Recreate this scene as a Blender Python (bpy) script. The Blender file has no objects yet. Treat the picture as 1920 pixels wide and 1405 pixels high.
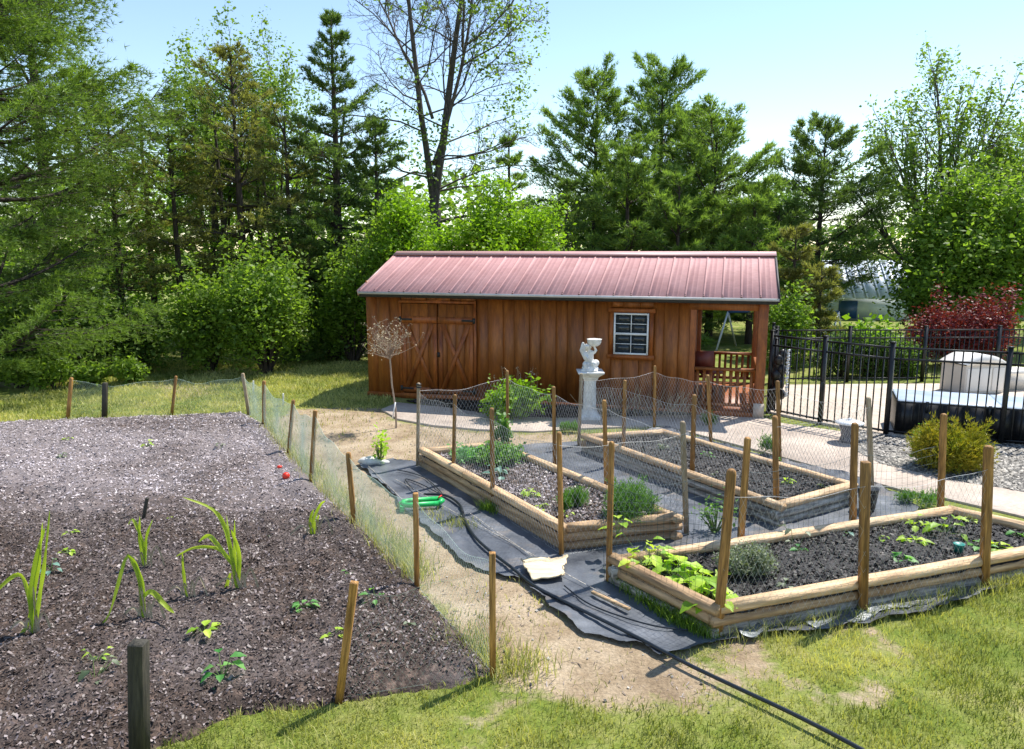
import bpy, math, random
import numpy as np
from mathutils import Vector, Matrix
random.seed(7); np.random.seed(7)
R = math.radians
SC = bpy.context.scene
COL = SC.collection
# ------------------------------------------------------------------ camera, sky, sun, exposure
CF, CP, CH = 1400.0, R(9.6), 2.8
cam = bpy.data.cameras.new('camera'); camo = bpy.data.objects.new('camera', cam); COL.objects.link(camo)
cam.sensor_width = 36; cam.lens = CF/1920*36; cam.clip_start = .05; cam.clip_end = 2000
camo.location = (0, 0, CH); camo.rotation_euler = (R(90)-CP, 0, 0); SC.camera = camo
SUN_EL, SUN_AZ = R(58), R(52)                 # azimuth from +Y towards +X
sunv = Vector((math.sin(SUN_AZ)*math.cos(SUN_EL), math.cos(SUN_AZ)*math.cos(SUN_EL), math.sin(SUN_EL)))
w = bpy.data.worlds.new('World'); SC.world = w; w.use_nodes = True
nt = w.node_tree; bg = nt.nodes['Background']
sk = nt.nodes.new('ShaderNodeTexSky'); sk.sky_type = 'NISHITA'; sk.sun_disc = False
sk.sun_elevation = SUN_EL; sk.sun_rotation = SUN_AZ; sk.air_density = 1.0; sk.dust_density = 0.0; sk.ozone_density = 0.5
nt.links.new(sk.outputs[0], bg.inputs[0]); bg.inputs[1].default_value = 0.15
sl = bpy.data.lights.new('sun', 'SUN'); sl.energy = 5.0; sl.angle = R(.55); sl.color = (1, .955, .88)
so = bpy.data.objects.new('sun', sl); COL.objects.link(so); so.rotation_euler = sunv.to_track_quat('Z', 'Y').to_euler()
so.location = (0, 0, 20)
SC.view_settings.view_transform = 'Standard'; SC.view_settings.look = 'None'; SC.view_settings.gamma = 1
SC.view_settings.use_curve_mapping = False; SC.view_settings.exposure = 0.6

# ------------------------------------------------------------------ measuring helpers (pixels of the survey photo -> metres)
def G(px, py, z=0.0):
    u = (px-960)/CF; v = (702.5-py)/CF
    dy = v*math.sin(CP)+math.cos(CP); dz = v*math.cos(CP)-math.sin(CP); t = (z-CH)/dz
    return (u*t, dy*t)
def D(px, py, Y):
    u = (px-960)/CF; v = (702.5-py)/CF
    dy = v*math.sin(CP)+math.cos(CP); dz = v*math.cos(CP)-math.sin(CP); t = Y/dy
    return (u*t, CH+dz*t)
def GP(l, z=0.0): return [G(a, b, z) for a, b in l]

# ------------------------------------------------------------------ mesh helpers
class MB:
    def __init__(s): s.v = []; s.f = []; s.r = []; s.n = 0
    def add(s, v, f, rnd=None):
        v = np.asarray(v, float).reshape(-1, 3); f = np.asarray(f, int)
        if len(f) == 0: return s
        s.v.append(v); s.f.append(f+s.n); s.n += len(v)
        s.r.append(np.full(len(f), .5) if rnd is None else np.broadcast_to(np.asarray(rnd, float), (len(f),)))
        return s
    def box(s, c, d, rz=0.0, tilt=None):
        x, y, z = [q/2 for q in d]
        v = np.array([(i*x, j*y, k*z) for k in (-1, 1) for j in (-1, 1) for i in (-1, 1)], float)
        if tilt is not None: v = v @ np.array(tilt.to_3x3()).T
        if rz: v = v @ np.array([[math.cos(rz), -math.sin(rz), 0], [math.sin(rz), math.cos(rz), 0], [0, 0, 1]]).T
        return s.add(v+np.array(c), [(0, 2, 3, 1), (4, 5, 7, 6), (0, 1, 5, 4), (2, 6, 7, 3), (0, 4, 6, 2), (1, 3, 7, 5)])
    def beam(s, a, b, wd, ht, up=(0, 0, 1)):
        a = Vector(a); b = Vector(b); d = (b-a); L = d.length; d.normalize()
        u = Vector(up); sx = d.cross(u)
        if sx.length < 1e-3: sx = d.cross(Vector((1, 0, 0)))
        sx.normalize(); u = sx.cross(d)
        m = Matrix((d, sx, u)).transposed(); v = []
        for k in (-1, 1):
            for j in (-1, 1):
                for i in (-1, 1): v.append((a+b)/2 + m @ Vector((i*L/2, j*wd/2, k*ht/2)))
        return s.add([tuple(q) for q in v], [(0, 2, 3, 1), (4, 5, 7, 6), (0, 1, 5, 4), (2, 6, 7, 3), (0, 4, 6, 2), (1, 3, 7, 5)])
    def tube(s, pts, rad, n=6, cap=True):
        P = np.asarray(pts, float); m = len(P); rad = np.broadcast_to(np.asarray(rad, float), (m,))
        T = np.gradient(P, axis=0); T /= np.linalg.norm(T, axis=1)[:, None]+1e-9
        ref = np.array([0, 0, 1.]) if abs(T[:, 2]).mean() < .8 else np.array([1., 0, 0])
        A = np.cross(T, ref); A /= np.linalg.norm(A, axis=1)[:, None]+1e-9; B = np.cross(A, T)
        th = np.arange(n)*2*np.pi/n
        V = P[:, None]+rad[:, None, None]*(A[:, None]*np.cos(th)[None, :, None]+B[:, None]*np.sin(th)[None, :, None])
        i = np.arange(m-1)[:, None]*n; j = np.arange(n)[None]; j2 = (j+1) % n
        F = np.stack([i+j, i+j2, i+n+j2, i+n+j], -1).reshape(-1, 4)
        s.add(V.reshape(-1, 3), F)
        if cap and n > 3:
            k = s.n-m*n
            s.ng = getattr(s, 'ng', [])+[list(range(k, k+n))[::-1], list(range(k+(m-1)*n, k+m*n))]
        return s
    def lathe(s, prof, c=(0, 0, 0), n=20, wob=None):
        pr = np.asarray(prof, float); m = len(pr); th = np.arange(n)*2*np.pi/n
        rr = pr[:, 0][:, None]*(np.ones(n)[None] if wob is None else wob(th)[None])
        V = np.stack([rr*np.cos(th), rr*np.sin(th), np.repeat(pr[:, 1][:, None], n, 1)], -1)+np.array(c)
        i = np.arange(m-1)[:, None]*n; j = np.arange(n)[None]; j2 = (j+1) % n
        return s.add(V.reshape(-1, 3), np.stack([i+j, i+j2, i+n+j2, i+n+j], -1).reshape(-1, 4))
    def sphere(s, c, r, n=10, sc=(1, 1, 1)):
        a = np.linspace(-np.pi/2, np.pi/2, n); th = np.arange(2*n)*np.pi/n
        V = np.stack([np.cos(a)[:, None]*np.cos(th)*r*sc[0], np.cos(a)[:, None]*np.sin(th)*r*sc[1], np.repeat(np.sin(a)[:, None], 2*n, 1)*r*sc[2]], -1)+np.array(c)
        i = np.arange(n-1)[:, None]*2*n; j = np.arange(2*n)[None]; j2 = (j+1) % (2*n)
        return s.add(V.reshape(-1, 3), np.stack([i+j, i+j2, i+2*n+j2, i+2*n+j], -1).reshape(-1, 4))
    def prism(s, poly, z0, z1):
        n = len(poly); v = [(x, y, z0) for x, y in poly]+[(x, y, z1) for x, y in poly]
        s.add(v, [(i, (i+1) % n, n+(i+1) % n, n+i) for i in range(n)])
        s.ng = getattr(s, 'ng', [])+[[q+s.n-2*n for q in f] for f in (range(n-1, -1, -1), range(n, 2*n))]
        return s
    def build(s, name, m, parent=None, smooth=False, loc=None, rz=0.0, kind=None, bev=0):
        me = bpy.data.meshes.new(name)
        V = np.concatenate(s.v); tot = []; lp = []; rr = []
        for f, r in zip(s.f, s.r):
            lp.append(f.reshape(-1)); tot.append(np.full(len(f), f.shape[1])); rr.append(r)
        for g in getattr(s, 'ng', []): lp.append(np.array(g)); tot.append(np.array([len(g)])); rr.append(np.array([.5]))
        lp = np.concatenate(lp); tot = np.concatenate(tot); rr = np.concatenate(rr)
        me.vertices.add(len(V)); me.vertices.foreach_set('co', V.astype(np.float32).ravel())
        me.loops.add(len(lp)); me.loops.foreach_set('vertex_index', lp.astype(np.int32))
        me.polygons.add(len(tot)); me.polygons.foreach_set('loop_start', np.concatenate([[0], np.cumsum(tot)[:-1]]).astype(np.int32))
        me.polygons.foreach_set('loop_total', tot.astype(np.int32))
        if smooth: me.polygons.foreach_set('use_smooth', np.ones(len(tot), bool))
        a = me.attributes.new('rnd', 'FLOAT', 'FACE'); a.data.foreach_set('value', rr.astype(np.float32))
        me.update(calc_edges=True)
        if m: me.materials.append(m)
        o = bpy.data.objects.new(name, me); COL.objects.link(o)
        if parent: o.parent = parent
        if loc is not None: o.location = loc
        o.rotation_euler.z = rz
        if kind: o['kind'] = kind
        if bev:
            b = o.modifiers.new('edge', 'BEVEL'); b.width = bev; b.segments = 2; b.limit_method = 'ANGLE'
        return o
def empty(name, loc=(0, 0, 0), rz=0.0):
    o = bpy.data.objects.new(name, None); COL.objects.link(o); o.location = loc; o.rotation_euler.z = rz; o.empty_display_size = .1
    return o
def tag(o, label, cat, group=None):
    o['label'] = label; o['category'] = cat
    if group: o['group'] = group
    return o
def dupo(o, parent=None, loc=None, rot=None, scale=None):
    c = o.copy(); COL.objects.link(c)
    if parent: c.parent = parent
    if loc is not None: c.location = loc
    if rot is not None: c.rotation_euler = rot
    if scale is not None: c.scale = scale
    return c
def struct(o): o['kind'] = 'structure'; return o

# ------------------------------------------------------------------ 2-D noise and polygon distance (for laying out ground zones)
_lat = np.random.RandomState(3).rand(256, 256)
def vn(x, y, s=1.0):
    x = np.asarray(x, float)*s+57.3; y = np.asarray(y, float)*s+91.7
    xi = np.floor(x).astype(int); yi = np.floor(y).astype(int); fx = x-xi; fy = y-yi
    fx = fx*fx*(3-2*fx); fy = fy*fy*(3-2*fy); g = lambda a, b: _lat[a % 256, b % 256]
    return (g(xi, yi)*(1-fx)+g(xi+1, yi)*fx)*(1-fy)+(g(xi, yi+1)*(1-fx)+g(xi+1, yi+1)*fx)*fy
def fbm(x, y, s=1.0, o=4): return sum(vn(x, y, s*2**k)*.5**k for k in range(o))/(2-.5**(o-1))
def sdf(x, y, poly):                          # negative inside
    x = np.asarray(x, float); y = np.asarray(y, float); d = np.full(x.shape, 1e9); ins = np.zeros(x.shape, bool); n = len(poly)
    for i in range(n):
        ax, ay = poly[i]; bx, by = poly[(i+1) % n]; ex, ey = bx-ax, by-ay
        t = np.clip(((x-ax)*ex+(y-ay)*ey)/(ex*ex+ey*ey+1e-12), 0, 1)
        d = np.minimum(d, (x-ax-t*ex)**2+(y-ay-t*ey)**2)
        ins ^= ((ay > y) != (by > y)) & (x < (bx-ax)*(y-ay)/(by-ay+1e-12)+ax)
    d = np.sqrt(d); return np.where(ins, -d, d)

# ------------------------------------------------------------------ materials
def mat(name, c1, c2=None, sc=6.0, rough=.8, bump=.0, bsc=None, stretch=(1, 1, 1), c3=None, spec=.5, metal=0.0, det=6, objrand=0.0, attr=False, trans=0.0, tcol=None, ramp=(.35, .65), coat=0, fine=None):
    m = bpy.data.materials.new(name); m.use_nodes = True; t = m.node_tree; N = t.nodes; L = t.links
    b = N['Principled BSDF']; b.inputs['Roughness'].default_value = rough; b.inputs['Metallic'].default_value = metal
    b.inputs['Specular IOR Level'].default_value = spec; b.inputs['Coat Weight'].default_value = coat
    tc = N.new('ShaderNodeTexCoord'); mp = N.new('ShaderNodeMapping'); mp.inputs['Scale'].default_value = stretch
    L.new(tc.outputs['Object'], mp.inputs[0])
    if objrand:
        oi = N.new('ShaderNodeObjectInfo'); ad = N.new('ShaderNodeVectorMath'); ad.operation = 'MULTIPLY_ADD'
        ad.inputs[1].default_value = (37, 53, 71); L.new(oi.outputs['Random'], ad.inputs[0]); L.new(tc.outputs['Object'], ad.inputs[2]); L.new(ad.outputs[0], mp.inputs[0])
    nz = N.new('ShaderNodeTexNoise'); nz.inputs['Scale'].default_value = sc; nz.inputs['Detail'].default_value = det; nz.inputs['Roughness'].default_value = .6
    L.new(mp.outputs[0], nz.inputs['Vector'])
    rp = N.new('ShaderNodeValToRGB'); e = rp.color_ramp.elements
    e[0].position, e[1].position = ramp; e[0].color = (*c1, 1); e[1].color = (*(c2 or c1), 1)
    if c3:
        q = e.new((ramp[0]+ramp[1])/2); q.color = (*c3, 1)
    fac = nz.outputs['Fac']
    if attr:
        at = N.new('ShaderNodeAttribute'); at.attribute_name = 'rnd'
        mx = N.new('ShaderNodeMath'); mx.operation = 'MULTIPLY_ADD'; mx.inputs[1].default_value = .75
        s2 = N.new('ShaderNodeMath'); s2.operation = 'MULTIPLY_ADD'; s2.inputs[1].default_value = .8; s2.inputs[2].default_value = -.28
        L.new(nz.outputs['Fac'], s2.inputs[0]); L.new(at.outputs['Fac'], mx.inputs[0]); L.new(s2.outputs[0], mx.inputs[2]); fac = mx.outputs[0]
    L.new(fac, rp.inputs[0]); colo = rp.outputs[0]
    if fine:
        nf = N.new('ShaderNodeTexNoise'); nf.inputs['Scale'].default_value = fine[0]; nf.inputs['Detail'].default_value = 4; L.new(mp.outputs[0], nf.inputs['Vector'])
        mr = N.new('ShaderNodeMapRange'); mr.inputs['From Min'].default_value = .3; mr.inputs['From Max'].default_value = .7
        mr.inputs['To Min'].default_value = 1-fine[1]; mr.inputs['To Max'].default_value = 1+fine[1]*.7; L.new(nf.outputs['Fac'], mr.inputs[0])
        vm = N.new('ShaderNodeVectorMath'); vm.operation = 'SCALE'; L.new(colo, vm.inputs[0]); L.new(mr.outputs[0], vm.inputs['Scale']); colo = vm.outputs[0]
    if objrand:
        hs = N.new('ShaderNodeHueSaturation'); mr = N.new('ShaderNodeMapRange'); mr.inputs['To Min'].default_value = 1-objrand; mr.inputs['To Max'].default_value = 1+objrand
        L.new(oi.outputs['Random'], mr.inputs[0]); L.new(mr.outputs[0], hs.inputs['Value']); L.new(colo, hs.inputs['Color']); colo = hs.outputs[0]
    L.new(colo, b.inputs['Base Color'])
    if bump:
        nb = N.new('ShaderNodeTexNoise'); nb.inputs['Scale'].default_value = bsc or sc*3; nb.inputs['Detail'].default_value = 5; L.new(mp.outputs[0], nb.inputs['Vector'])
        bp = N.new('ShaderNodeBump'); bp.inputs['Strength'].default_value = bump; bp.inputs['Distance'].default_value = .02
        L.new(nb.outputs['Fac'], bp.inputs['Height']); L.new(bp.outputs[0], b.inputs['Normal'])
    if trans:
        tr = N.new('ShaderNodeBsdfTranslucent'); ms = N.new('ShaderNodeMixShader'); ms.inputs[0].default_value = trans
        vm = N.new('ShaderNodeVectorMath'); vm.operation = 'MULTIPLY'; vm.inputs[1].default_value = tcol or (1.5, 1.6, .6)
        L.new(colo, vm.inputs[0]); L.new(vm.outputs[0], tr.inputs[0]); L.new(b.outputs[0], ms.inputs[1]); L.new(tr.outputs[0], ms.inputs[2])
        L.new(ms.outputs[0], N['Material Output'].inputs[0])
    m.diffuse_color = (*c1, 1)
    return m
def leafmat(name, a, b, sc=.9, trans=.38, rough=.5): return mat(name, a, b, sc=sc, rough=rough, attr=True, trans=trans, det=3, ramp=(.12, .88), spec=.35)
M = {}
M['stain'] = mat('stained_boards', (.20, .060, .011), (.345, .112, .019), sc=5, stretch=(2.2, 2.2, .35), rough=.5, bump=.2, bsc=20, objrand=.16, c3=(.27, .084, .014), fine=(22, .2))
M['staindark'] = mat('stained_trim', (.20, .05, .009), (.36, .105, .017), sc=6, stretch=(2, 2, .5), rough=.5, bump=.2, objrand=.15, fine=(22, .25))
M['door_red'] = mat('door_red', (.14, .022, .012), (.22, .04, .02), sc=4, stretch=(2, 2, .4), rough=.5)
M['roof'] = mat('faded_red_metal', (.52, .265, .25), (.60, .325, .31), sc=1.6, rough=.65, spec=.25, objrand=.05, fine=(14, .07))
M['roofcap'] = mat('faded_red_cap', (.45, .25, .235), (.52, .3, .28), sc=2, rough=.45)
M['drip'] = mat('pale_drip_edge', (.62, .6, .6), (.5, .48, .48), sc=5, rough=.4, metal=.3)
M['black'] = mat('black_powder_coat', (.008, .008, .009), (.014, .014, .016), sc=8, rough=.42)
M['iron'] = mat('black_iron', (.012, .011, .01), (.03, .025, .02), sc=20, rough=.6)
M['white'] = mat('white_vinyl', (.72, .73, .74), (.8, .8, .8), sc=4, rough=.4)
M['glass'] = mat('dark_window_glass', (.012, .018, .022), (.02, .028, .034), sc=2, rough=.06, spec=.6)
M['statue'] = mat('white_cast_stone', (.50, .48, .44), (.8, .79, .76), sc=9, rough=.75, bump=.2, bsc=40, ramp=(.3, .55))
M['timber'] = mat('fresh_timber', (.50, .31, .155), (.70, .50, .29), sc=6, stretch=(.35, 3, 3), rough=.66, bump=.7, bsc=14, objrand=.16, c3=(.60, .40, .22), fine=(13, .42))
M['timberbrown'] = mat('brown_timber', (.30, .175, .085), (.56, .37, .20), sc=6, stretch=(.35, 3, 3), rough=.7, bump=.5, bsc=14, objrand=.15, fine=(16, .35))
M['timbergrey'] = mat('weathered_timber', (.24, .205, .16), (.62, .57, .49), sc=7, stretch=(.3, 3, 3), rough=.8, bump=.6, bsc=16, objrand=.2, fine=(12, .6))
M['stake'] = mat('treated_stake_wood', (.20, .095, .022), (.47, .245, .07), sc=11, stretch=(3, 3, .22), rough=.7, bump=.6, bsc=22, objrand=.24, fine=(34, .45))
M['stakegrey'] = mat('weathered_stake_wood', (.26, .19, .11), (.42, .33, .22), sc=9, stretch=(3, 3, .3), rough=.8, bump=.4, objrand=.12, fine=(30, .3))
M['darkpost'] = mat('tarred_post_wood', (.022, .02, .014), (.06, .052, .036), sc=8, stretch=(3, 3, .4), rough=.75, bump=.4, fine=(25, .4))
M['wire'] = mat('galvanised_wire', (.42, .43, .42), (.6, .6, .6), sc=30, rough=.45, metal=.3)
M['greennet'] = mat('pale_green_netting', (.42, .56, .46), (.56, .70, .60), sc=8, rough=.6)
M['darkwire'] = mat('dark_coated_wire', (.02, .05, .05), (.05, .08, .08), sc=9, rough=.5)
M['hose'] = mat('black_rubber_hose', (.01, .014, .018), (.018, .022, .028), sc=8, rough=.32)
M['greenplastic'] = mat('green_plastic', (.01, .42, .09), (.02, .50, .12), sc=5, rough=.4)
M['red'] = mat('red_plastic', (.75, .03, .015), (.8, .05, .02), sc=5, rough=.4)
M['board'] = mat('raw_board', (.66, .5, .3), (.8, .66, .44), sc=5, stretch=(.6, 3, 3), rough=.8, fine=(12, .15))
M['stone'] = mat('pale_stone', (.5, .49, .45), (.72, .7, .66), sc=8, rough=.9, bump=.5)
M['soil'] = mat('dark_soil', (.05, .033, .025), (.155, .105, .08), sc=14, rough=.85, bump=1, bsc=40, c3=(.045, .029, .022), spec=.4, fine=(60, .4))
M['chip'] = mat('soil_crumbs', (.06, .04, .03), (.30, .24, .21), sc=1.2, rough=.6, attr=True, det=4, ramp=(.25, 1.0), c3=(.085, .06, .05))
M['chippale'] = mat('dry_mulch_crumbs', (.08, .058, .05), (.50, .44, .455), sc=1.0, rough=.5, attr=True, det=4, ramp=(.15, .95), c3=(.24, .19, .18))
M['chipblack'] = mat('black_soil_crumbs', (.012, .01, .009), (.12, .10, .09), sc=3, rough=.6, attr=True, ramp=(.3, 1.05), c3=(.03, .024, .02))
M['pebble'] = mat('pebbles', (.08, .075, .068), (.52, .48, .42), sc=4, rough=.75, attr=True, ramp=(.25, .95), c3=(.24, .22, .19))
M['bark'] = mat('dark_bark', (.03, .022, .017), (.075, .055, .042), sc=7, stretch=(3, 3, .6), rough=.9, bump=.8)
M['barkgrey'] = mat('grey_bark', (.055, .045, .038), (.13, .11, .095), sc=7, stretch=(3, 3, .6), rough=.9, bump=.8)
M['twig'] = mat('pale_twig', (.24, .17, .12), (.4, .31, .24), sc=7, rough=.8)
M['stem'] = mat('green_stem', (.10, .16, .04), (.16, .22, .06), sc=7, rough=.6)
M['drystalk'] = mat('dry_stalk', (.32, .25, .15), (.46, .38, .25), sc=7, rough=.9)
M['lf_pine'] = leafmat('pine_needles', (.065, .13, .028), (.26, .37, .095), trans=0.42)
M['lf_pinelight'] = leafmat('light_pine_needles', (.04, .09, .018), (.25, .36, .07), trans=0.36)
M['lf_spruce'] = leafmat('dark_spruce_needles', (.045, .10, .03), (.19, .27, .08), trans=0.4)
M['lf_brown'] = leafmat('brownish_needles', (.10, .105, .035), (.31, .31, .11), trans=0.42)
M['lf_mid'] = leafmat('mid_green_leaves', (.075, .14, .02), (.29, .42, .07), trans=0.5)
M['lf_lime'] = leafmat('fresh_lime_leaves', (.10, .21, .012), (.30, .46, .035), trans=.5)
M['lf_light'] = leafmat('light_green_leaves', (.09, .16, .025), (.27, .38, .08), trans=.45)
M['lf_dark'] = leafmat('dark_green_leaves', (.045, .095, .018), (.17, .27, .05), trans=0.42)
M['lf_red'] = leafmat('crimson_leaves', (.10, .012, .016), (.24, .035, .045), trans=.3)
M['lf_gold'] = leafmat('golden_tipped_leaves', (.10, .18, .02), (.50, .36, .035), sc=3, trans=.35)
M['lf_fern'] = leafmat('feathery_green_leaves', (.06, .16, .03), (.20, .36, .08), sc=3)
M['lf_veg'] = leafmat('vegetable_leaves', (.22, .40, .03), (.58, .74, .09), sc=8, trans=.4)
M['lf_bean'] = leafmat('bean_leaves', (.06, .24, .05), (.22, .46, .12), sc=8, trans=.4)
M['lf_strap'] = leafmat('strap_leaves', (.16, .28, .02), (.50, .58, .07), sc=5, trans=.4)
M['lf_sage'] = leafmat('grey_green_leaves', (.06, .09, .045), (.30, .34, .22), sc=9, trans=.25)
M['lf_blue'] = leafmat('blue_green_leaves', (.10, .22, .17), (.22, .38, .30), sc=5, trans=.25)
M['grass'] = leafmat('grass_blades', (.12, .16, .022), (.62, .57, .22), sc=1.6, trans=.3)
M['deckwhite'] = mat('tan_resin', (.50, .47, .42), (.57, .54, .49), sc=3, rough=.5)
M['lidwhite'] = mat('cream_resin', (.66, .64, .60), (.72, .70, .66), sc=3, rough=.5)
M['cover'] = mat('pale_blue_cover', (.36, .45, .57), (.50, .58, .68), sc=3, rough=.35, ramp=(.3, .7))
M['metalwhite'] = mat('pale_sheet_metal', (.48, .56, .66), (.62, .68, .76), sc=3, rough=.35)
M['plastic_silver'] = mat('crumpled_grey_sheet', (.06, .07, .075), (.30, .33, .34), sc=5, rough=.4, bump=.7, bsc=16, ramp=(.4, .75))
M['bluepaint'] = mat('blue_paint', (.02, .06, .16), (.03, .09, .22), sc=3, rough=.4)

# ground material: grass and sand mixed by the vertex layer 'sand'
def ground_mat():
    m = bpy.data.materials.new('lawn_and_sand'); m.use_nodes = True; t = m.node_tree; N = t.nodes; L = t.links; b = N['Principled BSDF']; b.inputs['Roughness'].default_value = .95; b.inputs['Specular IOR Level'].default_value = .2
    tc = N.new('ShaderNodeTexCoord')
    def noise(s, d=6, r=.6):
        n = N.new('ShaderNodeTexNoise'); n.inputs['Scale'].default_value = s; n.inputs['Detail'].default_value = d; n.inputs['Roughness'].default_value = r; L.new(tc.outputs['Object'], n.inputs['Vector']); return n
    def ramp(n, els):
        r = N.new('ShaderNodeValToRGB'); e = r.color_ramp.elements; e[0].position, e[0].color = els[0][0], (*els[0][1], 1); e[1].position, e[1].color = els[-1][0], (*els[-1][1], 1)
        for p, c in els[1:-1]: q = e.new(p); q.color = (*c, 1)
        L.new(n.outputs['Fac'], r.inputs[0]); return r
    g = ramp(noise(1.3, 10, .75), [(.3, (.08, .135, .018)), (.45, (.17, .215, .035)), (.56, (.26, .275, .075)), (.7, (.37, .31, .16))])
    s = ramp(noise(1.7, 12, .72), [(.3, (.20, .14, .085)), (.43, (.33, .245, .155)), (.55, (.43, .335, .225)), (.72, (.54, .44, .32))])
    at = N.new('ShaderNodeAttribute'); at.attribute_name = 'sand'
    n3 = noise(7, 8, .7); mr = N.new('ShaderNodeMath'); mr.operation = 'MULTIPLY_ADD'; mr.inputs[1].default_value = 1.3; mr.inputs[2].default_value = -.65
    L.new(n3.outputs['Fac'], mr.inputs[0]); ad = N.new('ShaderNodeMath'); ad.operation = 'ADD'; ad.use_clamp = True; L.new(at.outputs['Fac'], ad.inputs[0]); L.new(mr.outputs[0], ad.inputs[1])
    r2 = N.new('ShaderNodeMapRange'); r2.inputs['From Min'].default_value = .35; r2.inputs['From Max'].default_value = .65; L.new(ad.outputs[0], r2.inputs[0])
    mx = N.new('ShaderNodeMix'); mx.data_type = 'RGBA'; L.new(r2.outputs[0], mx.inputs[0]); L.new(g.outputs[0], mx.inputs[6]); L.new(s.outputs[0], mx.inputs[7])
    fn = noise(45, 3); mrr = N.new('ShaderNodeMapRange'); mrr.inputs['From Min'].default_value = .3; mrr.inputs['From Max'].default_value = .7; mrr.inputs['To Min'].default_value = .72; mrr.inputs['To Max'].default_value = 1.2; L.new(fn.outputs['Fac'], mrr.inputs[0])
    vm = N.new('ShaderNodeVectorMath'); vm.operation = 'SCALE'; L.new(mx.outputs[2], vm.inputs[0]); L.new(mrr.outputs[0], vm.inputs['Scale'])
    L.new(vm.outputs[0], b.inputs['Base Color'])
    bp = N.new('ShaderNodeBump'); bp.inputs['Strength'].default_value = .8; bp.inputs['Distance'].default_value = .03; nb = noise(28, 6, .7); L.new(nb.outputs['Fac'], bp.inputs['Height']); L.new(bp.outputs[0], b.inputs['Normal'])
    return m
def paver_mat(name, c1, c2, scale, mort, rowh=.5):
    m = bpy.data.materials.new(name); m.use_nodes = True; t = m.node_tree; N = t.nodes; L = t.links; b = N['Principled BSDF']; b.inputs['Roughness'].default_value = .9
    tc = N.new('ShaderNodeTexCoord'); br = N.new('ShaderNodeTexBrick'); br.inputs['Scale'].default_value = scale; br.inputs['Mortar Size'].default_value = .012
    br.inputs['Color1'].default_value = (*c1, 1); br.inputs['Color2'].default_value = (*c2, 1); br.inputs['Mortar'].default_value = (*mort, 1); br.inputs['Row Height'].default_value = rowh; br.inputs['Brick Width'].default_value = .5
    L.new(tc.outputs['Object'], br.inputs['Vector']); nz = N.new('ShaderNodeTexNoise'); nz.inputs['Scale'].default_value = 3; nz.inputs['Detail'].default_value = 10; nz.inputs['Roughness'].default_value = .7; L.new(tc.outputs['Object'], nz.inputs['Vector'])
    mr = N.new('ShaderNodeMapRange'); mr.inputs['From Min'].default_value = .3; mr.inputs['From Max'].default_value = .7; mr.inputs['To Min'].default_value = .74; mr.inputs['To Max'].default_value = 1.1; L.new(nz.outputs['Fac'], mr.inputs[0])
    vm = N.new('ShaderNodeVectorMath'); vm.operation = 'SCALE'; L.new(br.outputs['Color'], vm.inputs[0]); L.new(mr.outputs[0], vm.inputs['Scale']); L.new(vm.outputs[0], b.inputs['Base Color'])
    bp = N.new('ShaderNodeBump'); bp.inputs['Strength'].default_value = .4; bp.inputs['Distance'].default_value = .02; L.new(nz.outputs['Fac'], bp.inputs['Height']); L.new(bp.outputs[0], b.inputs['Normal'])
    return m
def fabric_mat():
    m = mat('black_landscape_fabric', (.035, .041, .053), (.20, .215, .24), sc=2.2, rough=.45, bump=.25, bsc=9, ramp=(.3, .8), fine=(60, .2), det=10)
    t = m.node_tree; N = t.nodes; L = t.links; b = N['Principled BSDF']; tc = [n for n in N if n.type == 'TEX_COORD'][0]
    src = b.inputs['Base Color'].links[0].from_socket                 # dusty soil spills
    n = N.new('ShaderNodeTexNoise'); n.inputs['Scale'].default_value = 1.5; n.inputs['Detail'].default_value = 12; n.inputs['Roughness'].default_value = .75; L.new(tc.outputs['Object'], n.inputs['Vector'])
    mr = N.new('ShaderNodeMapRange'); mr.inputs['From Min'].default_value = .53; mr.inputs['From Max'].default_value = .68; mr.inputs['To Max'].default_value = .6; L.new(n.outputs['Fac'], mr.inputs[0])
    mx = N.new('ShaderNodeMix'); mx.data_type = 'RGBA'; L.new(mr.outputs[0], mx.inputs[0]); L.new(src, mx.inputs[6]); mx.inputs[7].default_value = (.27, .21, .15, 1)
    L.new(mx.outputs[2], b.inputs['Base Color']); return m
M['ground'] = ground_mat(); M['fabric'] = fabric_mat()
M['path'] = mat('pale_stone_path', (.36, .29, .235), (.56, .465, .38), sc=1.2, rough=.9, bump=.4, bsc=20, det=12, fine=(24, .16))
M['deck'] = paver_mat('pool_pavers', (.60, .50, .40), (.66, .56, .45), 2.2, (.42, .34, .27))
M['mulchbed'] = mat('black_mulch', (.012, .011, .011), (.05, .045, .042), sc=18, rough=.85, bump=1, bsc=40, fine=(50, .4))
M['gravelbase'] = mat('gravel_floor', (.10, .10, .10), (.34, .335, .32), sc=40, rough=.9, bump=1, bsc=60, fine=(70, .4))

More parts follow.
